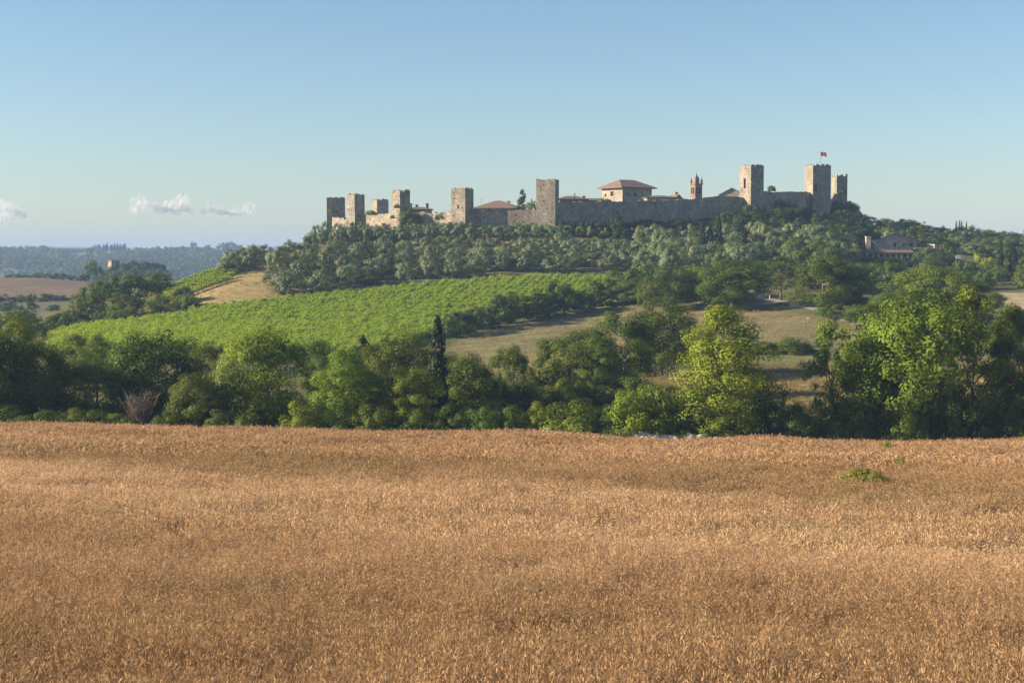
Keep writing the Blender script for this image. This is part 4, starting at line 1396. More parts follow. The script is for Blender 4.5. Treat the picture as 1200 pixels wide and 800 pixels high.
# right slope: wood behind and around the farmhouse
RS = 'wood on the right slope'
sky_line = [(1000, 250), (1030, 252), (1048, 252), (1075, 259), (1100, 263), (1130, 266), (1160, 271), (1200, 274), (1260, 278)]
for i in range(105):
    px = tree_rng.uniform(985, 1240)
    Y = tree_rng.uniform(452, 520)
    sl = np.interp(px, [a for a, b in sky_line], [b for a, b in sky_line])
    top = sl + (520 - Y) / 68 * 18 + tree_rng.uniform(-3, 3)
    ol = tree_rng.random() < 0.35
    tree('olive' if ol else 'far_broad', 'wood_tree', 'leafy tree in the mixed wood on the slope behind the farmhouse', px, Y, top, tree_rng.uniform(18, 28), tree_rng.choice([(0.9, 1.0, 0.8), DARK, MIDG, (1.1, 1.05, 0.85)]), 'tree', RS)
for i in range(40):
    px = tree_rng.uniform(1085, 1250)
    Y = tree_rng.uniform(350, 415)
    X, Y, z = on_ground(px, Y)
    yb = project(X, Y, z)[1]
    tree('far_broad', 'garden_tree', 'shrubby tree in the gardens right of the farmhouse', px, Y, yb - tree_rng.uniform(12, 26), tree_rng.uniform(18, 30), tree_rng.choice([DARK, DARK, MIDG, (0.7, 0.85, 0.9)]), 'tree', 'garden trees right of the farmhouse')
for i in range(24):                                # the dark hedge below the farmhouse
    px = 985 + i * 5.4
    tree('shrub', 'garden_hedge_bush', ORDN[i] + ' bush from the left in the dark hedge below the farmhouse', px, 411 + tree_rng.uniform(-2, 2), 301.5 + tree_rng.uniform(-1, 1), 15, (0.6, 0.75, 0.7), 'bush', 'hedge below the farmhouse')
for i in range(120):
    px = tree_rng.uniform(740, 1110)
    Y = tree_rng.uniform(322, 402)
    if px < 880 and Y > 372:
        continue
    X, Y, z = on_ground(px, Y)
    if 885 < px < 905 and Y < 360:
        continue
    yb = project(X, Y, z)[1]
    if 985 < px < 1110 and Y > 372:
        continue
    tree(tree_rng.choice(['far_broad', 'olive']), 'slope_tree', 'small tree on the slope below the farmhouse hedge', px, Y, max(307 if px > 985 else 0, yb - tree_rng.uniform(14, 26)), tree_rng.uniform(18, 30), tree_rng.choice([DARK, MIDG, (0.8, 0.95, 0.9)]), 'tree', 'small trees below the farmhouse')
for px, Y, top, w, tint, lab in ((1108.5, 414, 284, 17, (0.95, 1.15, 0.7), 'round clipped green bush at the right end of the farmhouse'), (1118, 414, 289, 9, (1.2, 1.1, 0.9), 'small grey round bush beside the clipped green one'),
                                 (1146, 398, 296, 20, (2.6, 2.3, 0.8), 'yellow-green shrub right of the white board'), (1158, 396, 301, 18, (2.4, 2.2, 0.8), 'second yellow-green shrub right of the white board'),
                                 (1170, 392, 303, 22, (1.6, 1.6, 0.8), 'green-yellow shrub before the slim cypresses at right'), (1198, 392, 308, 14, (2.0, 1.7, 0.8), 'yellowish bush at the right edge below the cypresses')):
    tree('far_broad', 'garden_shrub', lab, px, Y, top, w, tint, 'shrub', 'garden shrubs right of the farmhouse')
for px, top in ((1119, 259), (1123, 258), (1125.5, 259), (1131, 260)):
    tree('cypress', 'cypress', 'tiny far cypress on the skyline above the right slope', px, 640, top, 3.5, (0.9, 1, 0.95), 'tree', 'far cypresses on the right skyline')
for i in range(14):
    px = 1118 + i * 9
    tree('far_broad', 'skyline_tree', ORDN[i] + ' far bluish tree from the left on the right skyline', px, 650, 264 + max(0, px - 1135) * 0.09 + tree_rng.uniform(0, 4), 18, (0.8, 0.95, 0.9), 'tree', 'far trees on the right skyline')

# ivy and shrubs rooted on the masonry
WS = 'shrubs growing on the castle masonry'
def wall_shrub(px, py, Y, s, label, tint=(0.9, 1.05, 0.8)):
    x, y, z = unproject(px, py, Y)
    put_tree('shrub', 'wall_shrub', label, 'shrub', x, y, z, s, s * 1.5, tint, WS)
wall_shrub(477, 226, 456.5, 1.2, 'ivy tuft on the top of the ivy-topped tower', DARK)
wall_shrub(479, 262, 455, 5.0, 'tall ivy on the shaded right side of the ivy-topped tower', DARK)
wall_shrub(465.5, 244, 454, 1.4, 'dark shrub high on the lit side of the ivy-topped tower', DARK)
wall_shrub(460, 256, 455.5, 1.1, 'small shrub low on the lit side of the ivy-topped tower')
wall_shrub(413, 264, 467, 1.2, 'small shrub on the lit side of the slim tower')
wall_shrub(513, 257, 452.6, 1.6, 'left shrub on the sunlit wall by the broad tower')
wall_shrub(520, 256, 452.2, 2.0, 'right shrub on the sunlit wall by the broad tower', DARK)
wall_shrub(391, 250, 492, 2.0, 'ivy low on the dark left tower', DARK)
for px, py in ((699, 250), (724, 251), (719, 257), (726, 256), (682, 250)):
    wall_shrub(px, py, 445.5 + (px - 650) * 0.125, 0.9, 'small dark shrub on the long shaded wall', DARK)
for px, py, s in ((985, 262, 7.0), (994, 258, 6.0), (998, 250, 4.0), (972, 258, 4.0), (980, 240, 2.0), (988, 226, 1.4)):
    wall_shrub(px, py, 506, s, 'thick dark ivy over the ruined right end of the wall', (0.6, 0.72, 0.7))
wall_shrub(704, 237.5, 460, 1.5, 'bright green shrub on the wall top before the big stone house', BRIGHT)
wall_shrub(712, 237, 461, 1.2, 'second bright green shrub on the wall top before the big stone house', BRIGHT)
wall_shrub(904, 224.5, 482, 2.0, 'little dark bush on the wall top between the two tall right towers', DARK)

# ------------------------------------------------------------------ far left: pines, hedgerows, ridge trees
for px, Y, top, w in ((140, 885, 307, 26), (157, 890, 305, 30), (173, 885, 306, 28), (186, 890, 308, 20), (150, 875, 310, 24), (167, 872, 310, 26)):
    tree('umbrella_pine', 'umbrella_pine', 'broad dark umbrella pine round the far farm tower', px, Y, top, w, (0.9, 0.95, 0.9), 'tree', 'pines round the far farm')
for i in range(14):
    px = 124 + i * 5.6
    tree('far_broad', 'farm_tree', 'dark tree below the far umbrella pines', px, tree_rng.uniform(840, 870), tree_rng.uniform(313, 320), tree_rng.uniform(12, 18), DARK, 'tree', 'trees below the far pines')
tree('far_broad', 'deciduous_tree', 'tall pale green tree left of the far farm tower', 108, 830, 304, 17, (1.0, 1.1, 0.9), variant=0)
tree('far_broad', 'deciduous_tree', 'lower pale green tree left of the far farm tower', 117, 835, 312, 12, (1.0, 1.1, 0.9), variant=1)
for i in range(17):
    px = 8 + i * 6 + tree_rng.uniform(-2, 2)
    tree('far_broad', 'hedgerow_tree', ORDN[i] + ' small dark tree from the left in the hedgerow above the ploughed field', px, 756, 326 - tree_rng.uniform(3, 7), tree_rng.uniform(7, 11), DARK, 'tree', 'hedgerow above the ploughed field')
for i in range(16):
    px = -30 + i * 8.5 + tree_rng.uniform(-3, 3)
    tree('far_broad', 'hedgerow_tree', ORDN[i] + ' bushy tree from the left in the hedgerow below the ploughed field', px, 575, 353 - tree_rng.uniform(5, 10), tree_rng.uniform(12, 18), (0.75, 0.9, 0.9), 'tree', 'hedgerow below the ploughed field')
for i in range(12):
    px = -20 + tree_rng.uniform(0, 85)
    tree('far_broad', 'hedgerow_tree', 'bushy tree scattered in the dark field below the hedgerow', px, tree_rng.uniform(475, 520), tree_rng.uniform(353, 360), tree_rng.uniform(12, 18), (0.75, 0.9, 0.9), 'tree', 'trees in the dark field at left')
for i in range(14):
    px = 110 + i * 2.9 + tree_rng.uniform(-0.8, 0.8)
    X, Y, z = on_ground(px, 2560)
    put_tree('cypress', 'ridge_cypress', ORDN[i] + ' tiny cypress from the left in the row on the far left ridge', 'tree', X, Y, z - 1, tree_rng.uniform(11, 16), 5.0, (0.8, 0.9, 0.9), 'cypress row on the far ridge')
for px, w, h, lab in ((53, 13, 12, 'lone round tree on the far left ridge'), (227, 8, 17, 'small dark tree on the far ridge left of the hilltop clump'), (243, 14, 13, 'low tree on the far ridge left of the hilltop clump'),
                      (262, 16, 22, 'left tree of the hilltop clump on the far ridge'), (272, 16, 24, 'middle tree of the hilltop clump on the far ridge'), (281, 12, 20, 'right tree of the hilltop clump on the far ridge')):
    X, Y, z = on_ground(px, 2560)
    put_tree('far_broad', 'ridge_tree', lab, 'tree', X, Y, z - 1, h, w * mpp(2560), DARK, 'single trees on the far ridge')


# ------------------------------------------------------------------ masses nobody could count (geometry nodes)
def scatter(name, src_meshes, mat_cols, P, rot, scl, idx, tilt=None, label=None):
    """one object: every point of P carries a copy of one of the source meshes"""
    me = bpy.data.meshes.new(name)
    me.vertices.add(len(P))
    me.vertices.foreach_set('co', np.asarray(P, np.float32).ravel())
    for nm, typ, arr in (('rot', 'FLOAT_VECTOR', np.asarray(rot, np.float32)), ('scl', 'FLOAT_VECTOR', np.asarray(scl, np.float32)), ('idx', 'INT', np.asarray(idx, np.int32))):
        a = me.attributes.new(nm, typ, 'POINT')
        a.data.foreach_set('vector' if typ == 'FLOAT_VECTOR' else 'value', arr.ravel())
    o = link(name, me)
    for m in mat_cols:
        me.materials.append(m)
    coll = bpy.data.collections.new(name + '_pieces')
    for k, s in enumerate(src_meshes):
        so = bpy.data.objects.new('%s_piece_%02d' % (name, k), s)
        coll.objects.link(so)
    ng = bpy.data.node_groups.new(name, 'GeometryNodeTree')
    ng.interface.new_socket('Geometry', in_out='INPUT', socket_type='NodeSocketGeometry')
    ng.interface.new_socket('Geometry', in_out='OUTPUT', socket_type='NodeSocketGeometry')
    gi, go = ng.nodes.new('NodeGroupInput'), ng.nodes.new('NodeGroupOutput')
    ci = ng.nodes.new('GeometryNodeCollectionInfo')
    ci.inputs['Collection'].default_value = coll
    ci.inputs['Separate Children'].default_value = True
    ci.inputs['Reset Children'].default_value = True
    iop = ng.nodes.new('GeometryNodeInstanceOnPoints')
    iop.inputs['Pick Instance'].default_value = True
    def attr(nm, t):
        n = ng.nodes.new('GeometryNodeInputNamedAttribute')
        n.data_type = t
        n.inputs['Name'].default_value = nm
        return n.outputs['Attribute']
    ng.links.new(gi.outputs[0], iop.inputs['Points'])
    ng.links.new(ci.outputs[0], iop.inputs['Instance'])
    ng.links.new(attr('idx', 'INT'), iop.inputs['Instance Index'])
    e2r = ng.nodes.new('FunctionNodeEulerToRotation')
    ng.links.new(attr('rot', 'FLOAT_VECTOR'), e2r.inputs[0])
    ng.links.new(e2r.outputs[0], iop.inputs['Rotation'])
    ng.links.new(attr('scl', 'FLOAT_VECTOR'), iop.inputs['Scale'])
    ng.links.new(iop.outputs[0], go.inputs[0])
    md = o.modifiers.new('scatter', 'NODES')
    md.node_group = ng
    o['kind'] = 'stuff'
    return o


# -- dry grass: wild oats with thin stems and drooping spikelets
def grass_mat(name, dark, light, trans=0.35):
    m, nt, out = new_mat(name)
    at = N(nt, 'ShaderNodeAttribute', attribute_name='tint')
    oi = nt.nodes.new('ShaderNodeObjectInfo')
    pos = nt.nodes.new('ShaderNodeNewGeometry').outputs['Position']
    c = ramp(nt, at.outputs['Fac'], [(0.0, dark), (0.55, tuple(a * 0.5 + b * 0.5 for a, b in zip(dark, light))), (1.0, light)])
    mp = nt.nodes.new('ShaderNodeMapping')
    mp.inputs['Scale'].default_value = (0.5, 1.0, 1.0)
    nt.links.new(pos, mp.inputs['Vector'])
    f = noise(nt, 0.07, 4.0, mp.outputs[0], 0.6)
    c = mix(nt, 1.0, c, ramp(nt, f, [(0.32, (0.84, 0.86, 0.80)), (0.52, (1.0, 1.0, 1.0)), (0.7, (1.2, 1.26, 1.34))]), 'MULTIPLY')
    g = noise(nt, 0.16, 3.0, pos, 0.6)
    gm = ramp(nt, g, [(0.60, (0, 0, 0)), (0.74, (0.6, 0.6, 0.6))])
    c = mix(nt, gm, c, (0.21, 0.205, 0.095))
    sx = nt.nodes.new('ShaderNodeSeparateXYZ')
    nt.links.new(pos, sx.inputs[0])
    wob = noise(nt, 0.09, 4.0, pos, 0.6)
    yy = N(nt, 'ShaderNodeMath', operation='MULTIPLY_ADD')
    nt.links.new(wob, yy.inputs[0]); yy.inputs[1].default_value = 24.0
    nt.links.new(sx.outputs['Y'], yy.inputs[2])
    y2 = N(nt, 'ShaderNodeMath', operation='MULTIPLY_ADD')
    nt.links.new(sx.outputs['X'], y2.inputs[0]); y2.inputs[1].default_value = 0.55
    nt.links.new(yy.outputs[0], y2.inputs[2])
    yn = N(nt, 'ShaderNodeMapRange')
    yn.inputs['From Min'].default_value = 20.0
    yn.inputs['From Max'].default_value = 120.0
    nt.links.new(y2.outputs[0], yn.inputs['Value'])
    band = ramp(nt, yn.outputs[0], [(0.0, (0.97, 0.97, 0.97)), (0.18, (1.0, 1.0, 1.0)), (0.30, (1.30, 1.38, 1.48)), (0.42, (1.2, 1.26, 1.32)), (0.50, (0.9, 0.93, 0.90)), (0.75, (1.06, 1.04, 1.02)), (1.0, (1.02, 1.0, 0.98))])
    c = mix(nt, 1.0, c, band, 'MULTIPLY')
    b = ramp(nt, oi.outputs['Random'], [(0.0, (0.80, 0.78, 0.76)), (1.0, (1.18, 1.16, 1.12))])
    c = mix(nt, 1.0, c, b, 'MULTIPLY')
    d = nt.nodes.new('ShaderNodeBsdfDiffuse')
    nt.links.new(c, d.inputs['Color'])
    t = nt.nodes.new('ShaderNodeBsdfTranslucent')
    nt.links.new(c, t.inputs['Color'])
    ms = nt.nodes.new('ShaderNodeMixShader')
    ms.inputs[0].default_value = trans
    nt.links.new(d.outputs[0], ms.inputs[1])
    nt.links.new(t.outputs[0], ms.inputs[2])
    nt.links.new(ms.outputs[0], out.inputs[0])
    return m


M['grass'] = grass_mat('dry_grass', (0.19, 0.106, 0.051), (0.60, 0.40, 0.225))


M['meadow'] = grass_mat('meadow_grass', (0.17, 0.135, 0.06), (0.46, 0.37, 0.19))


def tuft_mesh(seed, n_stems, n_spike, H, spread, stem_w, spike, mat='grass'):
    rng = np.random.default_rng(seed)
    V, Q, T = [], [], []
    def quad(a, b, c, d, t):
        k = len(V)
        V.extend([a, b, c, d]); Q.append((k, k + 1, k + 2, k + 3)); T.append(t)
    for i in range(n_stems):
        r, a = spread * math.sqrt(rng.uniform()), rng.uniform(0, 6.28)
        p0 = np.array([r * math.cos(a), r * math.sin(a), -0.05])
        h = H * rng.uniform(0.6, 1.15)
        la = rng.uniform(0, 6.28)
        lean = np.array([math.cos(la), math.sin(la), 0]) * abs(rng.normal()) * 0.34 * h
        tone = rng.uniform(0, 1)
        side = np.array([-math.sin(la), math.cos(la), 0]) * stem_w
        side = np.array([math.cos(la + 1.3), math.sin(la + 1.3), 0]) * stem_w
        pts = [p0, p0 + lean * 0.25 + np.array([0, 0, h * 0.5]), p0 + lean * 0.8 + np.array([0, 0, h * 0.92]), p0 + lean * 1.3 + np.array([0, 0, h * 0.98])]
        for k in range(3):
            w0, w1 = 1 - k * 0.25, 1 - (k + 1) * 0.25
            quad(pts[k] - side * w0, pts[k] + side * w0, pts[k + 1] + side * w1, pts[k + 1] - side * w1, 0.25 + 0.4 * tone)
        # a dry blade from the foot
        if rng.uniform() < 0.7:
            ba = rng.uniform(0, 6.28)
            bd = np.array([math.cos(ba), math.sin(ba), 0])
            bs = np.array([-bd[1], bd[0], 0]) * stem_w * 1.7
            q1 = p0 + bd * 0.08 + np.array([0, 0, h * 0.34])
            q2 = p0 + bd * 0.24 + np.array([0, 0, h * rng.uniform(0.25, 0.5)])
            quad(p0 - bs, p0 + bs, q1 + bs * 0.8, q1 - bs * 0.8, 0.1 + 0.4 * tone)
            quad(q1 - bs * 0.8, q1 + bs * 0.8, q2 + bs * 0.1, q2 - bs * 0.1, 0.1 + 0.5 * tone)
        for s in range(n_spike):
            t = rng.uniform(0.5, 1.0)
            b = pts[1] * (1 - (t - 0.5) * 2) + pts[3] * ((t - 0.5) * 2)
            off = rng.normal(size=3) * np.array([0.035, 0.035, 0.03]) * (1.6 - t)
            c = b + off
            dv = (pts[3] - pts[1]) / h + rng.normal(size=3) * 0.28
            dv /= np.linalg.norm(dv)
            wv = np.cross(dv, rng.normal(size=3)); wv /= np.linalg.norm(wv)
            L = spike * rng.uniform(0.7, 1.6)
            quad(c - dv * L * 0.5, c + wv * L * 0.11, c + dv * L * 0.5, c - wv * L * 0.11, np.clip(0.30 + 0.35 * tone + 0.35 * rng.uniform(), 0, 1))
    me = np_mesh('tuft', np.array(V), np.array(Q), mats=[M[mat]])
    a = me.attributes.new('tint', 'FLOAT', 'FACE')
    a.data.foreach_set('value', np.array(T, np.float32))
    return me


grng = np.random.default_rng(21)


def field_points(y0, y1, dens, half=0.40, pad=3.0):
    """dens = tufts per square metre"""
    area = (half * (y1 ** 2 - y0 ** 2)) + 2 * pad * (y1 - y0)
    n = int(area * dens)
    Y = np.sqrt(grng.uniform(y0 ** 2, y1 ** 2, n))
    X = grng.uniform(-1, 1, n) * (half * Y + pad)
    return X, Y


_lat = grng.uniform(-1, 1, (256, 256))


def smooth_noise(X, Y, size):
    """value noise with patches of the given size in metres"""
    x, y = X / size + 500.0, Y / size + 500.0
    i, j = np.floor(x).astype(int), np.floor(y).astype(int)
    u, v = x - i, y - j
    u, v = u * u * (3 - 2 * u), v * v * (3 - 2 * v)
    g = lambda a, b: _lat[a % 256, b % 256]
    return (g(i, j) * (1 - u) + g(i + 1, j) * u) * (1 - v) + (g(i, j + 1) * (1 - u) + g(i + 1, j + 1) * u) * v


def grass_scatter(name, X, Y, srcs, smin, smax):
    Z = height(X, Y)
    n = len(X)
    s = grng.uniform(smin, smax, n)
    hh = 0.98 + 0.15 * smooth_noise(X, Y, 2.2) + 0.13 * smooth_noise(X, Y, 0.8) + 0.14 * smooth_noise(X * 0.4, Y, 7.0)
    hh = np.clip(hh, 0.45, 1.7)
    ta, tb = 0.11 * smooth_noise(X + 50, Y, 1.5), 0.11 * smooth_noise(X - 70, Y, 1.5)
    rot = np.stack([grng.normal(size=n) * 0.08 + ta, grng.normal(size=n) * 0.08 + tb + 0.04, grng.uniform(0, 6.28, n)], 1)
    o = scatter(name, srcs, [M['grass']], np.stack([X, Y, Z], 1), rot, np.stack([s, s, s * hh], 1), grng.integers(0, len(srcs), n))
    return o


near_tufts = [tuft_mesh(300 + i, 20, 10, 0.76, 0.20, 0.0030, 0.040) for i in range(7)]
mid_tufts = [tuft_mesh(400 + i, 20, 8, 0.74, 0.34, 0.0050, 0.070) for i in range(6)]
far_tufts = [tuft_mesh(500 + i, 22, 5, 0.78, 0.70, 0.012, 0.17) for i in range(5)]
meadow_tufts = [tuft_mesh(700 + i, 16, 3, 0.6, 0.75, 0.014, 0.16, 'meadow') for i in range(4)]
Xa, Ya = field_points(9.0, 32, 30)
tag(grass_scatter('dry_grass', Xa, Ya, near_tufts, 0.85, 1.2), 'golden brown dry oat grass of the near field')
Xb, Yb = field_points(30, 72, 9.0)
tag(grass_scatter('dry_grass', Xb, Yb, mid_tufts, 0.85, 1.2), 'golden brown dry grass in the middle of the field')
Xc, Yc = field_points(68, 149.5, 2.6)
_p = 600 + F * Xc / Yc
_k = ~((_p > 690) & (_p < 840) & (Yc > 139.5 + 2 * np.sin(Xc)) | (_p > 840) & (Yc > 146))
Xc, Yc = Xc[_k], Yc[_k]
tag(grass_scatter('dry_grass', Xc, Yc, far_tufts, 0.85, 1.2), 'golden brown dry grass at the far side of the field')

# green verge grass along the shaded edge at right
M['verge'] = grass_mat('verge_grass', (0.045, 0.07, 0.015), (0.17, 0.22, 0.06))
verge_tufts = [tuft_mesh(800 + i, 22, 1, 0.5, 0.6, 0.014, 0.1, 'verge') for i in range(3)]
Xg = grng.uniform(20, 62, 900)
Yg = grng.uniform(145.6, 150.3, 900)
tag(grass_scatter('verge_grass', Xg, Yg, verge_tufts, 0.5, 0.95), 'short green grass along the shaded field edge at right')

# weeds and seed heads in the field
X, Y, z = on_ground(1014, 60)
w_ = put_tree('shrub', 'weed_clump', 'sprawling pale green weed clump in the dry grass at right', 'weed', X, Y, z + 0.3, 0.8, 2.0, (2.1, 1.7, 2.0))
X, Y, z = on_ground(1057, 70)
put_tree('shrub', 'weed_clump', 'small thin green weed right of the sprawling weed clump', 'weed', X, Y, z + 0.3, 0.75, 0.7, (2.0, 1.9, 1.2))
X, Y, z = on_ground(1041, 117)
put_tree('shrub', 'weed_clump', 'faint green weed far back in the dry grass', 'weed', X, Y, z + 0.4, 0.75, 1.3, (1.8, 1.7, 1.2))
hrng = np.random.default_rng(4)
for px, Y, top, r, mt, lab in ((261, 33, 624, 0.045, 'twig', 'dark dry seed head on a stalk above the grass'), (311, 33, 626, 0.035, 'pale_stone', 'small pale seed head right of the dark one'),
                               (215, 28, 650, 0.035, 'pale_stone', 'small white flower head left of the round seed head'), (256, 27, 661, 0.06, 'pale_stone', 'round whitish seed ball in the grass')):
    X, Y, z = on_ground(px, Y)
    zt = unproject(px, top, Y)[2]
    o = tag(empty('seed_head', (X, Y, z)), lab, 'plant', 'seed heads in the grass')
    MB().tube([(0, 0, 0), (0.02, 0, (zt - z) * 0.6), (0, 0, zt - z)], [0.008, 0.007, 0.006], 5).build('stalk', M['twig'], o)
    m_ = MB()
    for d in rand_dirs(hrng, 60):
        d = Vector(d)
        c = Vector((0, 0, zt - z))
        sd = d.orthogonal().normalized() * r * 0.22
        m_.add([c + d * r * 0.2 - sd, c + d * r * 0.2 + sd, c + d * r * 1.1 + Vector((0, 0, r * 0.3))], [(0, 1, 2)])
    m_.build('head', M[mt], o)

# dry meadow grass beyond the trees, on the slopes
def poly_points(poly, y0, y1, dens, zr=None):
    xs = [unproject(px, 400, y)[0] for px, _ in poly for y in (y0, y1)]
    n = int((max(xs) - min(xs)) * (y1 - y0) * dens)
    X, Y = grng.uniform(min(xs), max(xs), n), grng.uniform(y0, y1, n)
    Z = height(X, Y)
    px, py = project(X, Y, Z)
    k = inside(px, py, poly)
    return X[k], Y[k]


mx, my = [], []
for poly, y0, y1, dens in ((ZONES[2][0], 180, 226, 2.2), (ZONES[3][0], 178, 215, 2.2), (ZONES[1][0], 232, 335, 0.35), (ZONES[4][0], 240, 312, 0.35), (ZONES[6][0], 318, 392, 0.3)):
    a, b = poly_points(poly, y0, y1, dens)
    mx.append(a); my.append(b)
o = grass_scatter('meadow_grass', np.concatenate(mx), np.concatenate(my), meadow_tufts, 0.45, 0.85)
tag(o, 'dry meadow grass on the slopes beyond the trees')

# -- the vineyard: leafy vines in rows
vrng = np.random.default_rng(31)


def vine_mesh(seed, n=300, L=1.2, H=1.45, wid=0.60, leaf=0.21):
    rng = np.random.default_rng(seed)
    pos = np.stack([rng.uniform(-L / 2, L / 2, n), rng.normal(size=n) * wid * 0.6, 0.45 + (H - 0.45) * rng.beta(1.6, 1.3, n)], 1)
    shoots = rng.uniform(size=n) < 0.18
    pos[shoots, 2] += rng.uniform(0, 0.5, shoots.sum())
    nrm = rand_dirs(rng, n) * 0.8 + np.array([0, 0, 0.5]) + np.sign(pos[:, 1])[:, None] * np.array([0, 0.5, 0])
    return leaf_mesh('vine', pos, nrm, leaf * rng.uniform(0.6, 1.3, n), rng.uniform(0, 1, n), M['leaf_vine'], rng, 0.85)


vines = [vine_mesh(600 + i) for i in range(6)]
VP = [(60, 396), (112, 386), (205, 374), (262, 362), (345, 353), (400, 348), (500, 337), (600, 329), (700, 328), (738, 330), (738, 340), (700, 352), (620, 368), (552, 386), (500, 398), (440, 415), (300, 425), (160, 425), (60, 420)]
ang = R(76)                       # direction of the rows
ux, uy = math.cos(ang), math.sin(ang)
A, B = np.meshgrid(np.arange(-260, 330, 0.9), np.arange(-320, 320, 1.8), indexing='ij')
Xv = A * ux - B * uy
Yv = 315 + A * uy + B * ux
Xv, Yv = Xv.ravel(), Yv.ravel()
k = (Yv > 262) & (Yv < 382) & (np.abs(Xv) < 150)
Xv, Yv = Xv[k], Yv[k]
Zv = height(Xv, Yv)
px, py = project(Xv, Yv, Zv)
k = inside(px, py, VP) & (vrng.uniform(size=len(Xv)) > 0.04)
Xv, Yv, Zv = Xv[k], Yv[k], Zv[k]
n = len(Xv)
s = vrng.uniform(0.85, 1.2, n)
scatter('vineyard_vines', vines, [M['leaf_vine']], np.stack([Xv + vrng.normal(size=n) * 0.12, Yv + vrng.normal(size=n) * 0.12, Zv], 1),
        np.stack([np.zeros(n), np.zeros(n), ang + vrng.normal(size=n) * 0.1 + PI * vrng.integers(0, 2, n)], 1), np.stack([s, s, s * vrng.uniform(0.85, 1.2, n)], 1), vrng.integers(0, 6, n))

# the small vineyard on the left slope: rows one can tell apart
lv = np.random.default_rng(41)
for r_ in range(7):
    t = r_ / 6
    a = unproject(178 + t * 6, 349 - t * 20, 1)
    row = tag(empty('vine_row', (0, 0, 0)), ORDN[r_] + ' row of vines from the bottom in the small vineyard on the left slope', 'vine row', 'vine rows on the left slope')
    P, Nn, S, T_ = [], [], [], []
    stems = MB()
    p0, p1 = (172 + t * 16, 343 + t * 32), (268 + t * 26, 368 + t * 30)   # (px, distance) of both ends
    nn = 34
    for i in range(nn):
        u = i / (nn - 1)
        px, Y = p0[0] + (p1[0] - p0[0]) * u, p0[1] + (p1[1] - p0[1]) * u
        X, Y, z = on_ground(px, Y)
        m = 130
        P.append(np.stack([X + lv.normal(size=m) * 0.42, Y + lv.normal(size=m) * 0.22, z + 0.5 + lv.beta(1.5, 1.3, m) * lv.uniform(0.5, 1.1)], 1))
        Nn.append(rand_dirs(lv, m) * 0.8 + np.array([0, 0, 0.5]))
        S.append(0.3 * lv.uniform(0.6, 1.3, m)); T_.append(lv.uniform(0, 1, m))
        stems.tube([(X, Y, z - 0.1), (X, Y, z + 1.0)], [0.05, 0.035], 4, False)
    link('foliage', leaf_mesh('foliage', np.concatenate(P), np.concatenate(Nn), np.concatenate(S), np.concatenate(T_), M['leaf_vine'], lv, 0.85), row)
    stems.build('stem', M['bark'], row)['kind'] = 'stuff'

# -- the far wooded ridge
wrng = np.random.default_rng(51)
wood = []
for i in range(5):
    me, c = clump_crown('far_crown', np.random.default_rng(900 + i), 9.0, 4.6, 0.2, 16, 420, 1.5, M['leaf_green'], shape='round', irr=0.4, clump=(0.25, 0.45))
    wood.append(me)
n = 16000
Yw = np.sqrt(wrng.uniform(1350 ** 2, 2620 ** 2, n))
Xw = wrng.uniform(-0.46, 0.1, n) * Yw
dens = np.sin(Xw * 0.012 + 1) + np.sin(Yw * 0.011 + Xw * 0.004) + np.sin(Xw * 0.031 + Yw * 0.02)
k = (dens > -0.35) | (wrng.uniform(size=n) < 0.12)
Xw, Yw = Xw[k], Yw[k]
n = len(Xw)
s = wrng.uniform(0.7, 1.4, n)
s = np.where(Yw > 2450, s * 0.6, s)
scatter('far_wood', wood, [M['leaf_green']], np.stack([Xw, Yw, height(Xw, Yw) - 0.5], 1), np.stack([np.zeros(n), np.zeros(n), wrng.uniform(0, 6.28, n)], 1), np.stack([s, s, s], 1), wrng.integers(0, 5, n))

# ------------------------------------------------------------------ small clouds low on the left
def cloud_mat():
    m, nt, out = new_mat('cloud')
    d = nt.nodes.new('ShaderNodeBsdfDiffuse')
    d.inputs['Color'].default_value = (0.9, 0.88, 0.87, 1)
    t = nt.nodes.new('ShaderNodeBsdfTranslucent')
    t.inputs['Color'].default_value = (0.9, 0.88, 0.87, 1)
    dt = nt.nodes.new('ShaderNodeMixShader')
    dt.inputs[0].default_value = 0.65
    nt.links.new(d.outputs[0], dt.inputs[1])
    nt.links.new(t.outputs[0], dt.inputs[2])
    tr = nt.nodes.new('ShaderNodeBsdfTransparent')
    lw = nt.nodes.new('ShaderNodeLayerWeight')
    lw.inputs['Blend'].default_value = 0.5
    fr = ramp(nt, lw.outputs['Facing'], [(0.0, (0.84, 0.84, 0.84)), (0.55, (0.94, 0.94, 0.94)), (0.95, (1, 1, 1))])
    ms = nt.nodes.new('ShaderNodeMixShader')
    nt.links.new(fr, ms.inputs[0])
    nt.links.new(dt.outputs[0], ms.inputs[1])
    nt.links.new(tr.outputs[0], ms.inputs[2])
    nt.links.new(ms.outputs[0], out.inputs[0])
    return m


M['cloud'] = cloud_mat()
import bmesh


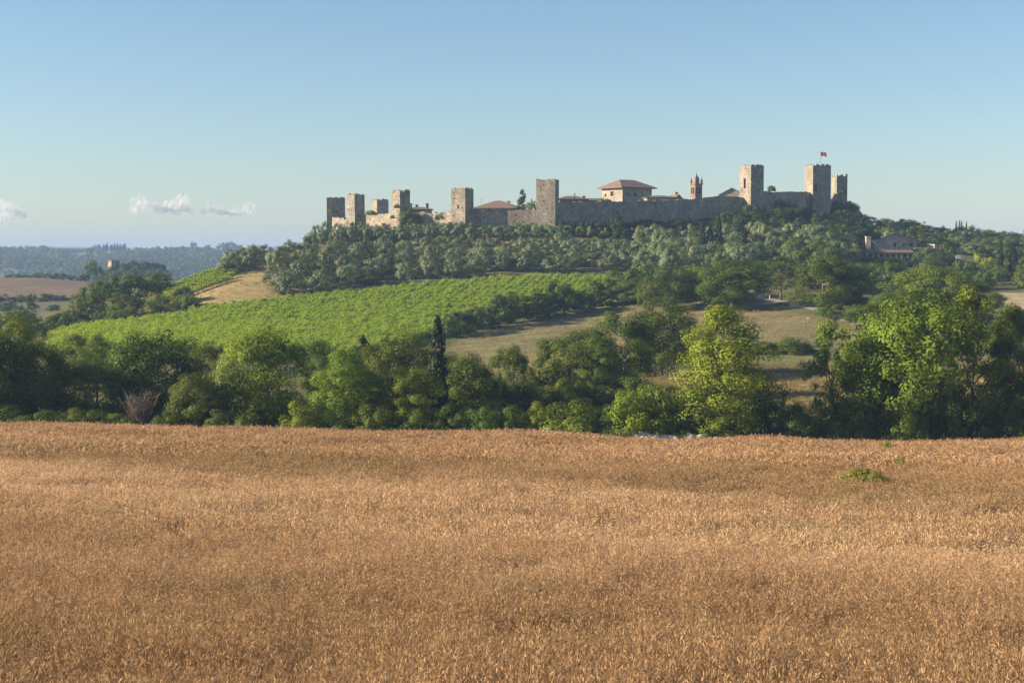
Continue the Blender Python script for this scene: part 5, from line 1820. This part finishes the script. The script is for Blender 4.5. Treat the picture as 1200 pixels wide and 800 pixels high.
def cloud(label, blobs, Y=9000.0, seed=0):
    rng = np.random.default_rng(seed)
    X0, _, Z0 = unproject(blobs[0][0], blobs[0][1], Y)
    bm = bmesh.new()
    from mathutils import Matrix
    for px, py, r in blobs:
        x, _, z = unproject(px, py, Y)
        rr = r * mpp(Y)
        for k in range(16):
            d = rng.normal(size=3) * np.array([0.62, 0.6, 0.42]) * rr
            q = rr * rng.uniform(0.25, 0.75)
            bmesh.ops.create_icosphere(bm, subdivisions=3, radius=q, matrix=Matrix.Translation((x - X0 + d[0], d[1], z - Z0 + d[2])))
    ph = rng.uniform(0, 6, 6)
    for v in bm.verts:
        c = v.co
        f = math.sin(c.x * 0.05 + ph[0]) * math.sin(c.z * 0.06 + ph[1]) + 0.6 * math.sin(c.x * 0.11 + c.z * 0.09 + ph[2])
        v.co += Vector((f * 4, f * 3, f * 5))
    me = bpy.data.meshes.new('cloud')
    bm.to_mesh(me); bm.free()
    me.materials.append(M['cloud'])
    me.polygons.foreach_set('use_smooth', [True] * len(me.polygons))
    o = link('cloud', me)
    o.location = (X0, Y, Z0)
    return tag(o, label, 'cloud', 'small clouds low on the left')


cloud('small white puffy cloud low in the sky, right one of the brighter pair', [(213, 238, 9), (205, 243, 8), (194, 243, 6), (221, 245, 5)], seed=1)
cloud('small white puffy cloud low in the sky, left one of the brighter pair', [(170, 240, 9), (160, 244, 6), (180, 244, 6)], seed=2)
cloud('faint pale cloud low in the sky just left of the castle', [(247, 245, 6), (256, 247, 5), (290, 245, 7), (275, 249, 5), (262, 250, 4)], seed=3)
cloud('faint pale cloud cut by the left edge of the sky', [(6, 241, 8), (18, 250, 7), (2, 256, 7), (28, 252, 4)], seed=4)

# ------------------------------------------------------------------ haze
hz = MB().box((0, 3200, -85), (17600, 6560, 85 + 66))
m, nt, out = new_mat('haze')
pv = nt.nodes.new('ShaderNodeVolumePrincipled')
pv.inputs['Color'].default_value = (0.38, 0.57, 0.90, 1)
pv.inputs['Density'].default_value = 0.00019
pv.inputs['Anisotropy'].default_value = 0.0
nt.links.new(pv.outputs[0], out.inputs['Volume'])
tag(hz.build('haze', m), kind='stuff')
print('TREES', n1, n2, n3, len(scene.objects))
